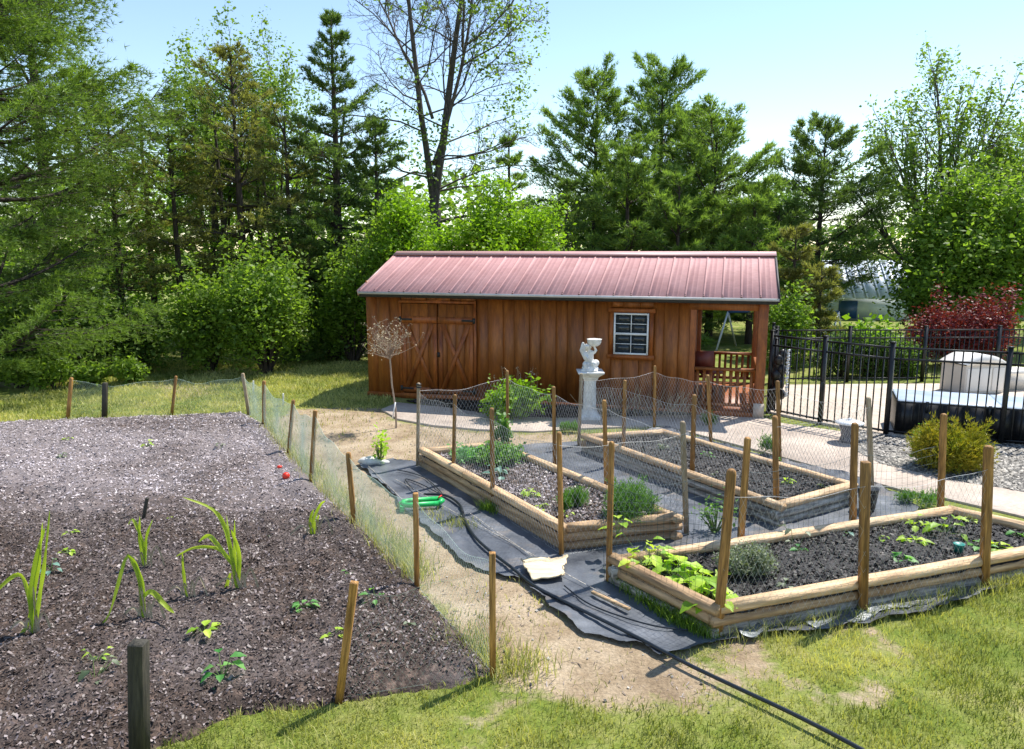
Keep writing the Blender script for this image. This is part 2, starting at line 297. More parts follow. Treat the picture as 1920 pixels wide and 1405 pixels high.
# ------------------------------------------------------------------ zones, in world metres
PLOT = GP([(0, 797), (170, 790), (460, 778), (505, 803), (543, 855), (590, 912), (665, 985), (785, 1105), (932, 1272), (760, 1292), (640, 1322), (450, 1340), (300, 1400)])+[(-2.6, 2.2), (-9, 2.2), (-10.5, 11.5)]
PATH = GP([(715, 770), (745, 788), (810, 800), (900, 808), (1000, 812), (1095, 806), (1245, 800), (1400, 842), (1610, 900), (1700, 925), (1780, 940), (1920, 973), (2060, 1005), (2060, 945), (1920, 926), (1790, 905), (1650, 873), (1606, 850), (1578, 812), (1470, 797), (1435, 787), (1300, 781), (1180, 783), (1060, 786), (950, 784), (850, 768), (745, 757)])
BEDSTRIP = GP([(760, 754), (850, 769), (950, 785), (1060, 787), (1180, 784), (1296, 781), (1289, 772), (1100, 762), (900, 752)])
GRAVEL = GP([(1580, 813), (1608, 851), (1652, 874), (1792, 906), (1922, 927), (2060, 946), (2060, 842), (1920, 830), (1690, 824), (1600, 808)])
SAND = GP([(535, 764), (600, 767), (718, 766), (745, 789), (810, 801), (900, 809), (1000, 813), (1095, 808), (1090, 860), (960, 870), (800, 885), (760, 910), (850, 990), (940, 1060), (1100, 1165), (1240, 1215), (1330, 1250), (1370, 1285), (1330, 1340), (1180, 1330), (1060, 1300), (960, 1280), (930, 1250), (770, 1100), (640, 980), (575, 905), (528, 850), (495, 800)])
FABRIC = GP([(668, 872), (735, 866), (783, 871), (935, 845), (1000, 838), (1090, 832), (1250, 805), (1400, 850), (1620, 902), (1700, 938), (1722, 960), (1680, 1000), (1800, 1010), (1900, 1100), (1700, 1165), (1500, 1190), (1380, 1205), (1300, 1222), (1238, 1238), (1195, 1215), (1140, 1205), (1085, 1188), (1040, 1150), (985, 1095), (930, 1082), (868, 1060), (800, 990), (752, 952), (735, 925), (700, 900)])
# deck in world metres, behind the near fence line
FN = [(4.38, 12.56), (4.97, 11.75), (5.65, 10.98), (7.02, 10.42), (8.4, 9.9)]
DECK = FN+[(12.5, 9.2), (13.5, 15.3), (8.2, 15.25), (5.4, 15.1), (5.1, 14.3)]

# ------------------------------------------------------------------ ground sheet
def axis(a, b, st, ext):
    core = np.arange(a, b+st*.5, st); out = [ext]; lo = []; hi = []; d = st; p = a
    while p > -ext: d *= 1.5; p -= d; lo.append(p)
    d = st; p = b
    while p < ext: d *= 1.5; p += d; hi.append(p)
    return np.array(lo[::-1]+list(core)+hi)
gx = axis(-10, 8, .09, 400); gy = axis(2.0, 18, .09, 400)
X, Y = np.meshgrid(gx, gy); Z = (fbm(X, Y, 1.1, 4)-.5)*.022
sand = np.clip(.5-sdf(X, Y, SAND)*2.2+(fbm(X, Y, 1.7, 4)-.5)*1.1, 0, 1)
lowpatch = np.clip((fbm(X+9, Y, 1.3, 4)-.43)*4.5, 0, 1)*((Y < 6.5) & (X > -.5))          # bare spots in the near lawn
sand = np.maximum(sand, lowpatch*.75)
farpatch = np.clip((fbm(X-4, Y+3, .5, 3)-.56)*4, 0, 1)*((Y > 11.5) & (Y < 16) & (X < 0)); sand = np.maximum(sand, farpatch*.55)
Z = Z*np.clip(sdf(X, Y, FABRIC)*3, .2, 1)
Z = np.where((np.abs(X) > 11) | (Y > 19) | (Y < 1), -.0, Z)
ni, nj = X.shape; idx = np.arange(ni*nj).reshape(ni, nj)
F = np.stack([idx[:-1, :-1], idx[:-1, 1:], idx[1:, 1:], idx[1:, :-1]], -1).reshape(-1, 4)
g = struct(MB().add(np.stack([X, Y, Z], -1).reshape(-1, 3), F).build('ground', M['ground'], smooth=True))
a = g.data.attributes.new('sand', 'FLOAT', 'POINT'); a.data.foreach_set('value', sand.astype(np.float32).ravel())
def gz(x, y): return (fbm(x, y, 1.1, 4)-.5)*.022

def sheet(name, poly, m, step, zf, edge=0.0, noise=.0, skirt=None):
    P = np.array(poly); x = np.arange(P[:, 0].min()-.2, P[:, 0].max()+.2, step); y = np.arange(P[:, 1].min()-.2, P[:, 1].max()+.2, step)
    X, Y = np.meshgrid(x, y); d = sdf(X, Y, poly)+noise*(fbm(X, Y, 3, 3)-.5); Z = zf(X, Y, d); ni, nj = X.shape
    k = np.arange(ni*nj).reshape(ni, nj); F = np.stack([k[:-1, :-1], k[:-1, 1:], k[1:, 1:], k[1:, :-1]], -1).reshape(-1, 4)
    dm = d.ravel()[F].min(1); F = F[dm < edge]
    fine_ = lambda a, b: sdf(a, b, poly)+noise*(fbm(a, b, 3, 3)-.5)+min(noise, .06)*(fbm(a, b, 11, 3)-.5)
    o_ = d > edge-.3*step; xs, ys, ds = X[o_], Y[o_], d[o_]
    if len(xs):
        for _ in range(2):
            e_ = step*.5; ds = fine_(xs, ys); gx_ = (fine_(xs+e_, ys)-ds)/e_; gy_ = (fine_(xs, ys+e_)-ds)/e_; gl = np.maximum(gx_**2+gy_**2, .3); mv = np.clip(ds-edge+.002, 0, step*1.6)
            xs = xs-gx_*mv/gl; ys = ys-gy_*mv/gl
        X[o_] = xs; Y[o_] = ys; Z = zf(X, Y, np.where(o_, edge, d))
    u, inv = np.unique(F, return_inverse=True); V = np.stack([X, Y, Z], -1).reshape(-1, 3)[u]
    return MB().add(V, inv.reshape(-1, 4)).build(name, m, smooth=True)
def slab(name, poly, m, z0, z1):
    b = MB().prism(poly, z0, z1); return b.build(name, m, bev=.008)
def plotz(X, Y, d): return np.where(d < 0, np.clip(-d*.5, 0, .07), -.03-d*.2)+.012+(fbm(X, Y, 2.2, 5)-.5)*.10*np.clip(-d*3, 0, 1)+(fbm(X, Y, 7, 4)-.5)*.06*np.clip(-d*3, 0, 1)+(vn(X, Y, 14)-.5)*.02
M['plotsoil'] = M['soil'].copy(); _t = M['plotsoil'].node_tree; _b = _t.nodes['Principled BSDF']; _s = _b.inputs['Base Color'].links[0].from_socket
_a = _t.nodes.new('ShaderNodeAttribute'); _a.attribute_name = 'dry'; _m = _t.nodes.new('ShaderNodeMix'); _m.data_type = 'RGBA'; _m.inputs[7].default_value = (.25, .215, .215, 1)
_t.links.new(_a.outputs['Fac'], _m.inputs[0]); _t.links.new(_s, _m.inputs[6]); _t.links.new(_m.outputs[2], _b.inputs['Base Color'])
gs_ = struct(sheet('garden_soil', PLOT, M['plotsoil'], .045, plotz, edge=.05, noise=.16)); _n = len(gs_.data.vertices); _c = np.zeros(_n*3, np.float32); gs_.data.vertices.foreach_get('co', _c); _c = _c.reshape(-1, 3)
_d = np.clip(np.clip((_c[:, 1]-6.8)/2.0, 0, 1)*(1.5*fbm(_c[:, 0], _c[:, 1], .9, 4)-.05)+.25*np.clip((fbm(_c[:, 0]+5, _c[:, 1], 1.6, 4)-.5)*4, 0, 1), 0, .72)  # silvery sheen of the far soil painted as paler grey, plus random patches
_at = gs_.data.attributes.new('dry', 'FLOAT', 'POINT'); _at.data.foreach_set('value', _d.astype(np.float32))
struct(slab('garden_path', PATH, M['path'], -.02, .028))
struct(slab('pool_deck', DECK, M['deck'], -.02, .035))
struct(sheet('mulch_strip', BEDSTRIP, M['mulchbed'], .05, lambda X, Y, d: .02+(fbm(X, Y, 8, 3)-.5)*.04, edge=0))
struct(sheet('gravel_bed', GRAVEL, M['gravelbase'], .06, lambda X, Y, d: .016+(fbm(X, Y, 4, 3)-.5)*.02, edge=.02))
def fabz(X, Y, d):
    wr = np.abs(np.sin((X*.86+Y*.5)*3.1+fbm(X, Y, 1.2, 3)*7))**6
    wr = wr+1.5*np.clip(1-abs(fbm(X+3, Y, 2.3, 3)-.5)*20, 0, 1)*fbm(X, Y+7, 1.1, 2)+.9*np.clip(1-abs(fbm(X-9, Y+4, 3.4, 2)-.5)*16, 0, 1)
    lift = np.clip(.12+d, 0, .12)*fbm(X, Y, 5, 2)*.35
    return .018+wr*.022*fbm(X, Y, .8, 2)+(fbm(X, Y, 3, 3)-.5)*.012+lift
fab = sheet('landscape_fabric', FABRIC, M['fabric'], .035, fabz, edge=0, noise=.07)
tag(fab, 'black woven weed fabric spread on the ground under the raised beds', 'ground cloth')
# pale threads woven in the fabric, printed lines with a little relief
tb = MB()
for a, b in [((740, 905), (1160, 1140)), ((690, 880), (770, 960)), ((880, 970), (1010, 1060)), ((1160, 1068), (1300, 1160))]:
    (x0, y0), (x1, y1) = G(*a), G(*b); q = []
    for k in range(15):
        t = k/14; q.append((x0+(x1-x0)*t, y0+(y1-y0)*t+.01*math.sin(k*.9), .047))
    tb.tube(q, .0035, 3, False)
o = tb.build('seam_thread', M['timbergrey'], fab)

# crumbs, chips, pebbles
def scatter(n, poly, zf, size, m, name, flat=.5, rndf=None, stones=False, parent=None, edge=0.0, long=1.0):
    P = np.array(poly); lo, hi = P.min(0), P.max(0); out = np.zeros((0, 2))
    while len(out) < n:
        q = lo+np.random.rand(n*2, 2)*(hi-lo); out = np.vstack([out, q[sdf(q[:, 0], q[:, 1], poly) < edge]])
    q = out[:n]; z = zf(q[:, 0], q[:, 1]); c = np.column_stack([q, z]); s = size*(.4+np.random.rand(n)**2*1.6)
    if stones:
        base = np.array([(1, 0, 0), (0, 1, 0), (-1, 0, 0), (0, -1, 0), (0, 0, .6), (0, 0, -.6)]); F0 = np.array([(0, 1, 4), (1, 2, 4), (2, 3, 4), (3, 0, 4)])
    else:
        base = np.array([(1, .5, 0), (-1, .55, .12), (-1, -.5, 0), (1, -.5, .15)])*np.array([long, 1, 1]); F0 = np.array([(0, 1, 2, 3)])
    ang = np.random.rand(n)*6.283; tx = (np.random.rand(n)-.5)*2*flat; ty = (np.random.rand(n)-.5)*2*flat
    V = np.repeat(base[None], n, 0)*s[:, None, None]*(.75+.5*np.random.rand(n, len(base), 1))
    def rot(V, a, i, j):
        c_, s_ = np.cos(a)[:, None], np.sin(a)[:, None]; vi = V[:, :, i]*c_-V[:, :, j]*s_; vj = V[:, :, i]*s_+V[:, :, j]*c_; V = V.copy(); V[:, :, i] = vi; V[:, :, j] = vj; return V
    V = rot(V, tx, 1, 2); V = rot(V, ty, 0, 2); V = rot(V, ang, 0, 1); V += c[:, None]
    k = len(base); Fa = (np.arange(n)[:, None, None]*k+F0[None]).reshape(-1, F0.shape[1])
    rn = np.random.rand(n) if rndf is None else np.clip(rndf(q[:, 0], q[:, 1])+(np.random.rand(n)-.5)*.7, 0, 1)
    o = MB().add(V.reshape(-1, 3), Fa, np.repeat(rn, len(F0))).build(name, m, parent, kind='stuff'); return o
pz = lambda x, y: plotz(x, y, sdf(x, y, PLOT))+.006
far_sheen = lambda x, y: .27+.75*np.clip((y-7.6)/1.2, 0, 1)*(.4+.8*fbm(x, y, .9, 3))+.9*(fbm(x, y, 1.1, 3)-.45)*np.clip((6.8-y), .3, 1)  # paleness weight for the painted far sheen, with patches
PLOTV = [p for p in PLOT[:-3]]+[(-2.3, 3.3), (-4.0, 3.3), (-9.4, 9.5), (-9.4, 11.6)]
FARP = [p for p in PLOTV if p[1] > 7.4]+[(-9.4, 7.4)]; NEARP = [(-4.0, 3.3), (-2.3, 3.3)]+[G(300, 1400), G(450, 1340), G(640, 1322), G(760, 1292), G(932, 1272), G(785, 1105), G(665, 985)]+[(-1.7, 7.5), (-7.0, 7.5)]
scatter(80000, PLOTV, pz, .0082, M['chippale'], 'dry_mulch', .75, lambda x, y: .32+.85*np.clip((y-6.9)/1.8, 0, 1)*(.55+.7*fbm(x, y, .9, 3)))  # crumbs pale with distance, the silvery sheen put into their colour
scatter(85000, NEARP, pz, .0055, M['chip'], 'soil_crumbs', .8, lambda x, y: .35+1.0*(fbm(x, y, 1.1, 3)-.45))
scatter(19000, GRAVEL, lambda x, y: .028+0*x, .0185, M['pebble'], 'pebbles', .5, stones=True)
scatter(7000, BEDSTRIP, lambda x, y: .035+0*x, .022, M['chipblack'], 'bark_mulch', .6)

# ------------------------------------------------------------------ grass
EXC = [PLOT, PATH, FABRIC, DECK, GRAVEL, BEDSTRIP]
SHO = (-2.76, 14.1); STH = R(-16)
def SW(u, v, z=0.0):
    c, s = math.cos(STH), math.sin(STH); return (SHO[0]+c*u-s*v, SHO[1]+s*u+c*v, z)
SHEDPOLY = [SW(0, 0)[:2], SW(7.2, 0)[:2], SW(7.2, 2.9)[:2], SW(0, 2.9)[:2]]
def blades(name, n, box, h, wd, dens, parent=None):
    x0, x1, y0, y1 = box; q = np.column_stack([x0+np.random.rand(n)*(x1-x0), y0+np.random.rand(n)*(y1-y0)])
    keep = np.random.rand(n) < dens(q[:, 0], q[:, 1])
    for p in EXC+[SHEDPOLY]: keep &= sdf(q[:, 0], q[:, 1], p) > .0
    q = q[keep]; n = len(q); hh = h*(.35+np.random.rand(n)**1.5*1.1)*(.45+1.1*fbm(q[:, 0], q[:, 1], 1.6, 3)); a = np.random.rand(n)*6.283; b = np.random.rand(n)*6.283; ln = hh*(.1+np.random.rand(n)*.75)
    ww = wd*(.6+.8*np.random.rand(n)); z = gz(q[:, 0], q[:, 1])-.006
    base = np.column_stack([q, z]); sx = np.column_stack([np.cos(a), np.sin(a), 0*a])*ww[:, None]/2; dr = np.column_stack([np.cos(b), np.sin(b), 0*b])
    mid = base+dr*ln[:, None]*.35+np.array([0, 0, 1])*hh[:, None]*.6; tip = base+dr*ln[:, None]+np.array([0, 0, 1])*hh[:, None]*.93
    V = np.stack([base-sx, base+sx, mid+sx*.7, mid-sx*.7, tip], 1).reshape(-1, 3); i = np.arange(n)*5
    rn = np.clip(.8*np.random.rand(n)-.1+1.5*(fbm(q[:, 0], q[:, 1], 1.1, 4)-.33), 0, 1)
    m_ = MB(); m_.add(V, np.stack([i, i+1, i+2, i+3], -1), rn); m_.f.append(np.stack([i+3, i+2, i+4], -1)); m_.r.append(rn)
    return m_.build(name, M['grass'], kind='stuff')
def dnear(x, y):
    s = .5-sdf(x, y, SAND)*2.2+(fbm(x, y, 1.7, 4)-.5)*1.1; s = np.maximum(s, .75*np.clip((fbm(x+9, y, 1.3, 4)-.43)*4.5, 0, 1))
    return np.clip(1.15-s*1.5, .03, 1)*np.clip((fbm(x, y, 4, 3)-.25)*3.2, .35, 1)
blades('lawn_grass', 215000, (-2.6, 5.4, 3.2, 7.2), .05, .0056, dnear)
def dfar(x, y):
    s = .5-sdf(x, y, SAND)*2.2+(fbm(x, y, 1.7, 4)-.5)*1.1; return np.clip(1.1-s*1.3, .03, 1)*.9
blades('lawn_grass', 62000, (-9.5, -2.3, 11, 18.5), .07, .014, dfar)
blades('lawn_grass', 34000, (-4.2, 2.4, 5.2, 13.5), .05, .008, lambda x, y: np.clip(.16+.9*(sdf(x, y, SAND) > -.35)*np.clip((fbm(x, y, 2, 3)-.35)*3, 0, 1), 0, 1))
# weeds along the plot netting and bed feet
def weeds(n, pts, spread, h, name='weedy_grass', m='grass', wd=.006):
    P = np.array(pts); i = np.random.randint(0, len(P)-1, n); t = np.random.rand(n)[:, None]; q = P[i]*(1-t)+P[i+1]*t+np.random.randn(n, 2)*spread
    hh = h*(.4+np.random.rand(n)); a = np.random.rand(n)*6.283; dr = np.column_stack([np.cos(a), np.sin(a), 0*a]); base = np.column_stack([q, np.full(n, .0)])
    sx = np.column_stack([-np.sin(a), np.cos(a), 0*a])*wd/2
    mid = base+dr*hh[:, None]*.2+np.array([0, 0, 1])*hh[:, None]*.6; tip = base+dr*hh[:, None]*.6+np.array([0, 0, 1])*hh[:, None]
    V = np.stack([base-sx, base+sx, mid+sx*.8, mid-sx*.8, tip], 1).reshape(-1, 3); k = np.arange(n)*5; r = np.random.rand(n)
    m_ = MB(); m_.add(V, np.stack([k, k+1, k+2, k+3], -1), r); m_.f.append(np.stack([k+3, k+2, k+4], -1)); m_.r.append(r); return m_.build(name, M[m], kind='stuff')
weeds(2200, GP([(500, 800), (545, 850), (610, 912), (690, 985), (745, 1040), (790, 1090)]), .09, .16)
weeds(800, GP([(860, 1190), (940, 1262), (1000, 1245)]), .12, .10)
weeds(1800, GP([(1150, 1090), (1250, 1160), (1335, 1200)]), .035, .11, m='lf_mid')
weeds(1600, GP([(1345, 1200), (1620, 1160), (1850, 1110), (1920, 1090)]), .07, .10)
weeds(500, GP([(780, 950), (850, 985), (880, 990)]), .07, .07)
weeds(260, GP([(905, 958), (930, 965)]), .03, .12, m='lf_mid')
weeds(500, GP([(0, 800), (230, 793), (460, 782)]), .05, .09)

# ------------------------------------------------------------------ garden shed
shed = tag(empty('garden_shed', (SHO[0], SHO[1], 0), STH), 'long stained wooden shed with faded red metal roof and an open porch', 'shed')
SL, SWD, PU = 7.2, 2.9, 5.96           # length, depth, porch start
def part(mb, name, m, **k): return mb.build(name, m, shed, **k)
part(MB().box((3.6, 1.45, -.0), (7.1, 2.8, .16)), 'floor', M['staindark'])
def boardrun(u0, u1, z0, z1, v, n=None, nx=0, side=0):
    n = n or max(1, round((u1-u0)/.235)); wd = (u1-u0)/n; base = None
    for i in range(n):
        k = .012 if i % 2 else 0; gap = .006
        if side == 0: c, d = (u0+(i+.5)*wd, v-k, (z0+z1)/2), (wd-gap+(.03 if i % 2 else -.0), .022, z1-z0)
        else: c, d = (v+side*k, u0+(i+.5)*wd, (z0+z1)/2), (.022, wd-gap+(.03 if i % 2 else 0), z1-z0)
        if base is None: base = part(MB().box((0, 0, 0), d), 'board', M['stain']); base.location = c
        elif i == 1: alt = part(MB().box((0, 0, 0), d), 'board', M['stain']); alt.location = c
        else: dupo(alt if i % 2 else base, shed, c)
ZT = 1.93
boardrun(.02, .70, .06, ZT, .02); boardrun(.72, 2.17, 1.84, ZT, .02); boardrun(2.20, 4.63, .06, ZT, .02)
boardrun(4.63, 5.36, .06, .98, .02, 3); boardrun(4.63, 5.36, 1.80, ZT, .02, 3); boardrun(5.36, 5.97, .06, ZT, .02)
boardrun(.02, PU, .06, ZT, SWD, 18)                                  # back wall
boardrun(.04, 2.88, .06, 2.2, .0, 11, side=-1); boardrun(.04, 1.0, .06, ZT, PU, 4, side=1); boardrun(1.75, 2.88, .06, ZT, PU, 5, side=1); boardrun(1.0, 1.75, 1.72, 2.1, PU, 3, side=1)
for z, t, m_ in ((1.975, .05, 'staindark'), (.05, .05, 'staindark')): part(MB().box((3.6, .0, z), (7.22, .05, t*1.6)), 'fascia_board' if z > 1 else 'sill_beam', M[m_])
part(MB().box((3.6, SWD, 1.97), (7.22, .05, .1)), 'fascia_board', M['staindark'])
# gables
RZ, RV, EZ, EV = 2.70, 1.5, 2.02, -.26
for u in (0.0, PU, SL-.03):
    gb = MB(); gb.v.append(np.array([(u, .02, 1.95), (u, SWD-.02, 1.95), (u, RV, 2.60), (u+.025, .02, 1.95), (u+.025, SWD-.02, 1.95), (u+.025, RV, 2.60)])); gb.n = 6
    gb.f.append(np.array([(0, 1, 2), (3, 5, 4)])); gb.r.append(np.array([.5, .5])); gb.f.append(np.array([(0, 3, 4, 1), (1, 4, 5, 2), (2, 5, 3, 0)])); gb.r.append(np.array([.5]*3))
    part(gb, 'gable', M['staindark'])
# roof panels with raised ribs, one mesh shared by all
UL, UR, NP = .0, 7.33, 25; pw = (UR-UL)/NP
def panel(sgn):
    pr = [(0, 0), (.012, .02), (.03, .02), (.042, 0), (.10, 0), (.106, .002), (.118, .002), (.124, 0), (.18, 0), (.186, .002), (.198, .002), (.204, 0), (pw, 0)]
    v0, v1 = (EV, RV) if sgn > 0 else (2*RV-EV, RV); b = MB(); V = []
    for (v, z) in ((v0, EZ), (v1, RZ)):
        for dz in (0, -.012):
            for (x, h) in pr: V.append((x, v, z+h+dz))
    n = len(pr); F = []
    for i in range(n-1): F += [(i, i+1, 2*n+i+1, 2*n+i), (n+i, 3*n+i, 3*n+i+1, n+i+1), (i, n+i, n+i+1, i+1)]
    b.add(V, F); return b
for sgn in (1, -1):
    base = panel(sgn).build('roof_panel', M['roof'], shed); base.location = (UL, 0, 0)
    for i in range(1, NP): dupo(base, shed, (UL+i*pw, 0, 0))
cp = MB()
for sgn in (1, -1):
    cp.beam((UL-.02, RV-sgn*.09, RZ+.012-.01), (UR+.02, RV-sgn*.09, RZ+.012-.01), .20, .012, up=(0, -sgn*.38, 1))
part(cp, 'ridge_cap', M['roofcap'])
part(MB().box(((UL+UR)/2, EV-.012, EZ-.028), (UR-UL+.02, .02, .045)), 'drip_edge', M['drip'])
part(MB().box(((UL+UR)/2, EV+.02, EZ-.07), (UR-UL+.0, .03, .07)), 'eave_board', M['iron'])
for u in (UL-.01, UR+.01):
    rk = MB(); rk.beam((u, EV-.01, EZ-.03), (u, RV, RZ-.03), .03, .10); rk.beam((u, 2*RV-EV, EZ-.03), (u, RV, RZ-.03), .03, .10); part(rk, 'rake_board', M['iron'] if u > 1 else M['roofcap'])
sf = MB(); sf.beam((3.6, EV+.04, EZ-.035), (3.6, RV, RZ-.05), 7.2, .02); sf.beam((3.6, 2*RV-EV-.04, EZ-.035), (3.6, RV, RZ-.05), 7.2, .02); part(sf, 'roof_deck', M['staindark'])
# double barn doors
def door(u0, u1, flip):
    wd = u1-u0; z0, z1 = .13, 1.79
    d = part(MB().box(((u0+u1)/2, .012, (z0+z1)/2), (wd-.012, .02, z1-z0)), 'barn_door', M['staindark'])
    n = 4
    for i in range(n): MB().box((u0+.01+(wd-.02)*(i+.5)/n, -.004, (z0+z1)/2), ((wd-.02)/n-.006, .014, z1-z0)).build('board', M['stain'], d)
    for z, h in ((z0+.05, .10), (1.50, .12)): MB().box(((u0+u1)/2, -.022, z), (wd-.014, .022, h)).build('rail', M['staindark'], d)
    for s in (u0+.05, u1-.05): MB().box((s, -.021, .80), (.085, .02, 1.26)).build('stile', M['staindark'], d)
    for s in (1, -1):
        a = (u0+.09, -.024-.002*s, .20 if s > 0 else 1.43); b = (u1-.09, -.024-.002*s, 1.43 if s > 0 else .20)
        MB().beam(a, b, .022+.004*(s > 0), .085, up=(0, 0, 1)).build('brace', M['staindark'], d)
    hx = u0 if flip else u1; s = 1 if flip else -1
    hb = MB().box((hx+s*.11, -.038, 1.50), (.22, .008, .035)); hb.box((hx-s*.015, -.036, 1.50), (.045, .012, .10)); hb.build('strap_hinge', M['iron'], d)
    hb = MB().box((hx+s*.11, -.038, .20), (.22, .008, .035)); hb.box((hx-s*.015, -.036, .20), (.045, .012, .10)); hb.build('strap_hinge', M['iron'], d)
    return d
door(.73, 1.445, True); d2 = door(1.455, 2.15, False)
lt = MB().box((1.47, -.042, .86), (.045, .02, .09)); lt.tube([(1.47, -.05, .88), (1.47, -.075, .86), (1.47, -.05, .83)], .007, 6); lt.build('latch', M['iron'], d2)
for c, d in (((.705, -.006, .96), (.05, .03, 1.80)), ((2.175, -.006, .96), (.05, .03, 1.80)), ((1.44, -.008, 1.83), (1.52, .03, .05))): part(MB().box(c, d), 'door_trim', M['staindark'])
# ramp board at the foot of the doors
part(MB().box((1.44, -.03, .06), (1.46, .05, .1)), 'threshold', M['staindark'])
# window: white frame, meeting rail, grilles, eight panes
def window(name, u0, u1, z0, z1, put):
    f = .028; wn = MB(); y = -.02
    for c, d in (((u0+f/2, (z0+z1)/2), (f, z1-z0)), ((u1-f/2, (z0+z1)/2), (f, z1-z0)), (((u0+u1)/2, z0+f/2), (u1-u0-2*f, f)), (((u0+u1)/2, z1-f/2), (u1-u0-2*f, f)), (((u0+u1)/2, (z0+z1)/2), (u1-u0-2*f, .036))): put(wn, (c[0], y, c[1]), (d[0], .05, d[1]))
    W = part(wn, name, M['white']); gr = MB(); zm = (z0+z1)/2; um = (u0+u1)/2
    put(gr, (um, y-.004, (z0+zm)/2), (.011, .02, zm-z0-.05)); put(gr, (um, y-.004, (z1+zm)/2), (.014, .02, z1-zm-.05))
    for za, zb in ((z0+f, zm-.018), (zm+.018, z1-f)):
        zc = (za+zb)/2
        for sx in (-1, 1):
            w2 = (u1-u0-2*f)/2-.008; put(gr, (um+sx*(w2/2+.007), y-.004, zc), (w2-.004, .018, .011))
            for sz in (-1, 1):
                p = MB(); hh = (zb-za)/2-.006; put(p, (um+sx*(w2/2+.007), y+.003, zc+sz*(hh/2+.005)), (w2, .006, hh)); p.build('pane', M['glass'], W)
    gr.build('grille', M['white'], W)
window('window', 4.70, 5.29, 1.00, 1.71, lambda m_, c, d: m_.box(c, d))
window('window', 1.06, 1.70, 1.02, 1.70, lambda m_, c, d: m_.box((PU-c[1], c[0], c[2]), (d[1], d[0], d[2])))
for c, d in (((4.995, -.008, 1.755), (.80, .03, .075)), ((4.995, -.008, .955), (.80, .03, .075)), ((4.655, -.0075, 1.355), (.07, .029, .72)), ((5.335, -.0075, 1.355), (.07, .029, .72))): part(MB().box(c, d), 'window_trim', M['staindark'])
part(MB().box((PU+.03, 2.2, .92), (.03, .62, 1.6)), 'side_door', M['door_red'])
# porch: corner boards, posts, beams, railings with balusters
for (u, v, s) in ((SL-.07, .06, .15), (SL-.07, SWD-.06, .12), (PU+.06, .06, .10), (PU+.06, SWD-.06, .10)):
    part(MB().box((u, v, .98), (s, s, 1.9)), 'porch_post', M['staindark'], bev=.006)
for v in (.06, SWD-.06): part(MB().box(((PU+SL)/2, v, 1.86), (SL-PU+.02, .11, .14)), 'porch_beam', M['stain'])
part(MB().box((SL-.07, 1.45, 1.86), (.1, 2.7, .14)), 'porch_beam', M['stain'])
part(MB().box(((PU+SL)/2, 1.45, .10), (SL-PU, 2.7, .05)), 'porch_floor', M['staindark'])
part(MB().box((SL-.07, -.02, .13), (.17, .02, .26)), 'post_base', M['path'])
def rail(p0, p1, zt, n, m='stain'):
    (a, b), (c, d) = p0, p1
    part(MB().beam((a, b, zt), (c, d, zt), .10, .045), 'hand_rail', M[m]); part(MB().beam((a, b, .2), (c, d, .2), .05, .05), 'bottom_rail', M[m]); base = None
    rz = math.atan2(d-b, c-a)
    for i in range(n):
        t = (i+.5)/n; loc = (a+(c-a)*t, b+(d-b)*t, (zt+.2)/2)
        if base is None: base = part(MB().box((0, 0, 0), (.05, .03, zt-.25)), 'baluster', M[m]); base.location = loc; base.rotation_euler.z = rz
        else: dupo(base, shed, loc)
rail((PU+.11, .06), (SL-.15, .06), .80, 9); rail((PU+.11, SWD-.06), (SL-.13, SWD-.06), .70, 9, 'staindark'); rail((SL-.07, .14), (SL-.07, 1.9), .75, 11, 'staindark')
# dark red chair on the porch
ch = tag(empty('porch_chair', SW(6.28, 1.35, .125), STH+.5), 'dark red folded chair on the shed porch', 'chair')
MB().box((0, 0, .42), (.46, .44, .035)).build('seat', M['door_red'], ch); MB().box((0, .22, .60), (.40, .03, .34)).build('backrest', M['door_red'], ch)
for sx in (-.2, .2):
    for sy in (-.2, .22): MB().box((sx, sy, .205), (.035, .035, .41)).build('leg', M['door_red'], ch)

# ------------------------------------------------------------------ raised beds of stacked landscape timbers
def timber_mb(L, wd=.115, ht=.088, half=False):
    n = 12; sec = []
    for k in range(n):
        a = 2*math.pi*k/n+math.pi/n; x = math.cos(a); z = math.sin(a); sec.append((x*wd/2, max(-.93, min(.93, z))*ht/2/.93))
    b = MB(); V = []; m = 7
    for i in range(m):
        t = i/(m-1)*L-L/2; jy = (random.random()-.5)*.006; jz = (random.random()-.5)*.003; q = 1+(random.random()-.5)*.05
        for (y, z) in sec: V.append((t, y*q+jy, z+jz))
    F = [(i*n+j, i*n+(j+1) % n, (i+1)*n+(j+1) % n, (i+1)*n+j) for i in range(m-1) for j in range(n)]; b.add(V, F)
    b.sm = 1; b.ng = [list(range(n))[::-1], list(range((m-1)*n, m*n))]; return b
def chipz(z): return lambda x, y: z+(fbm(x, y, 5, 3)-.5)*.05+.008
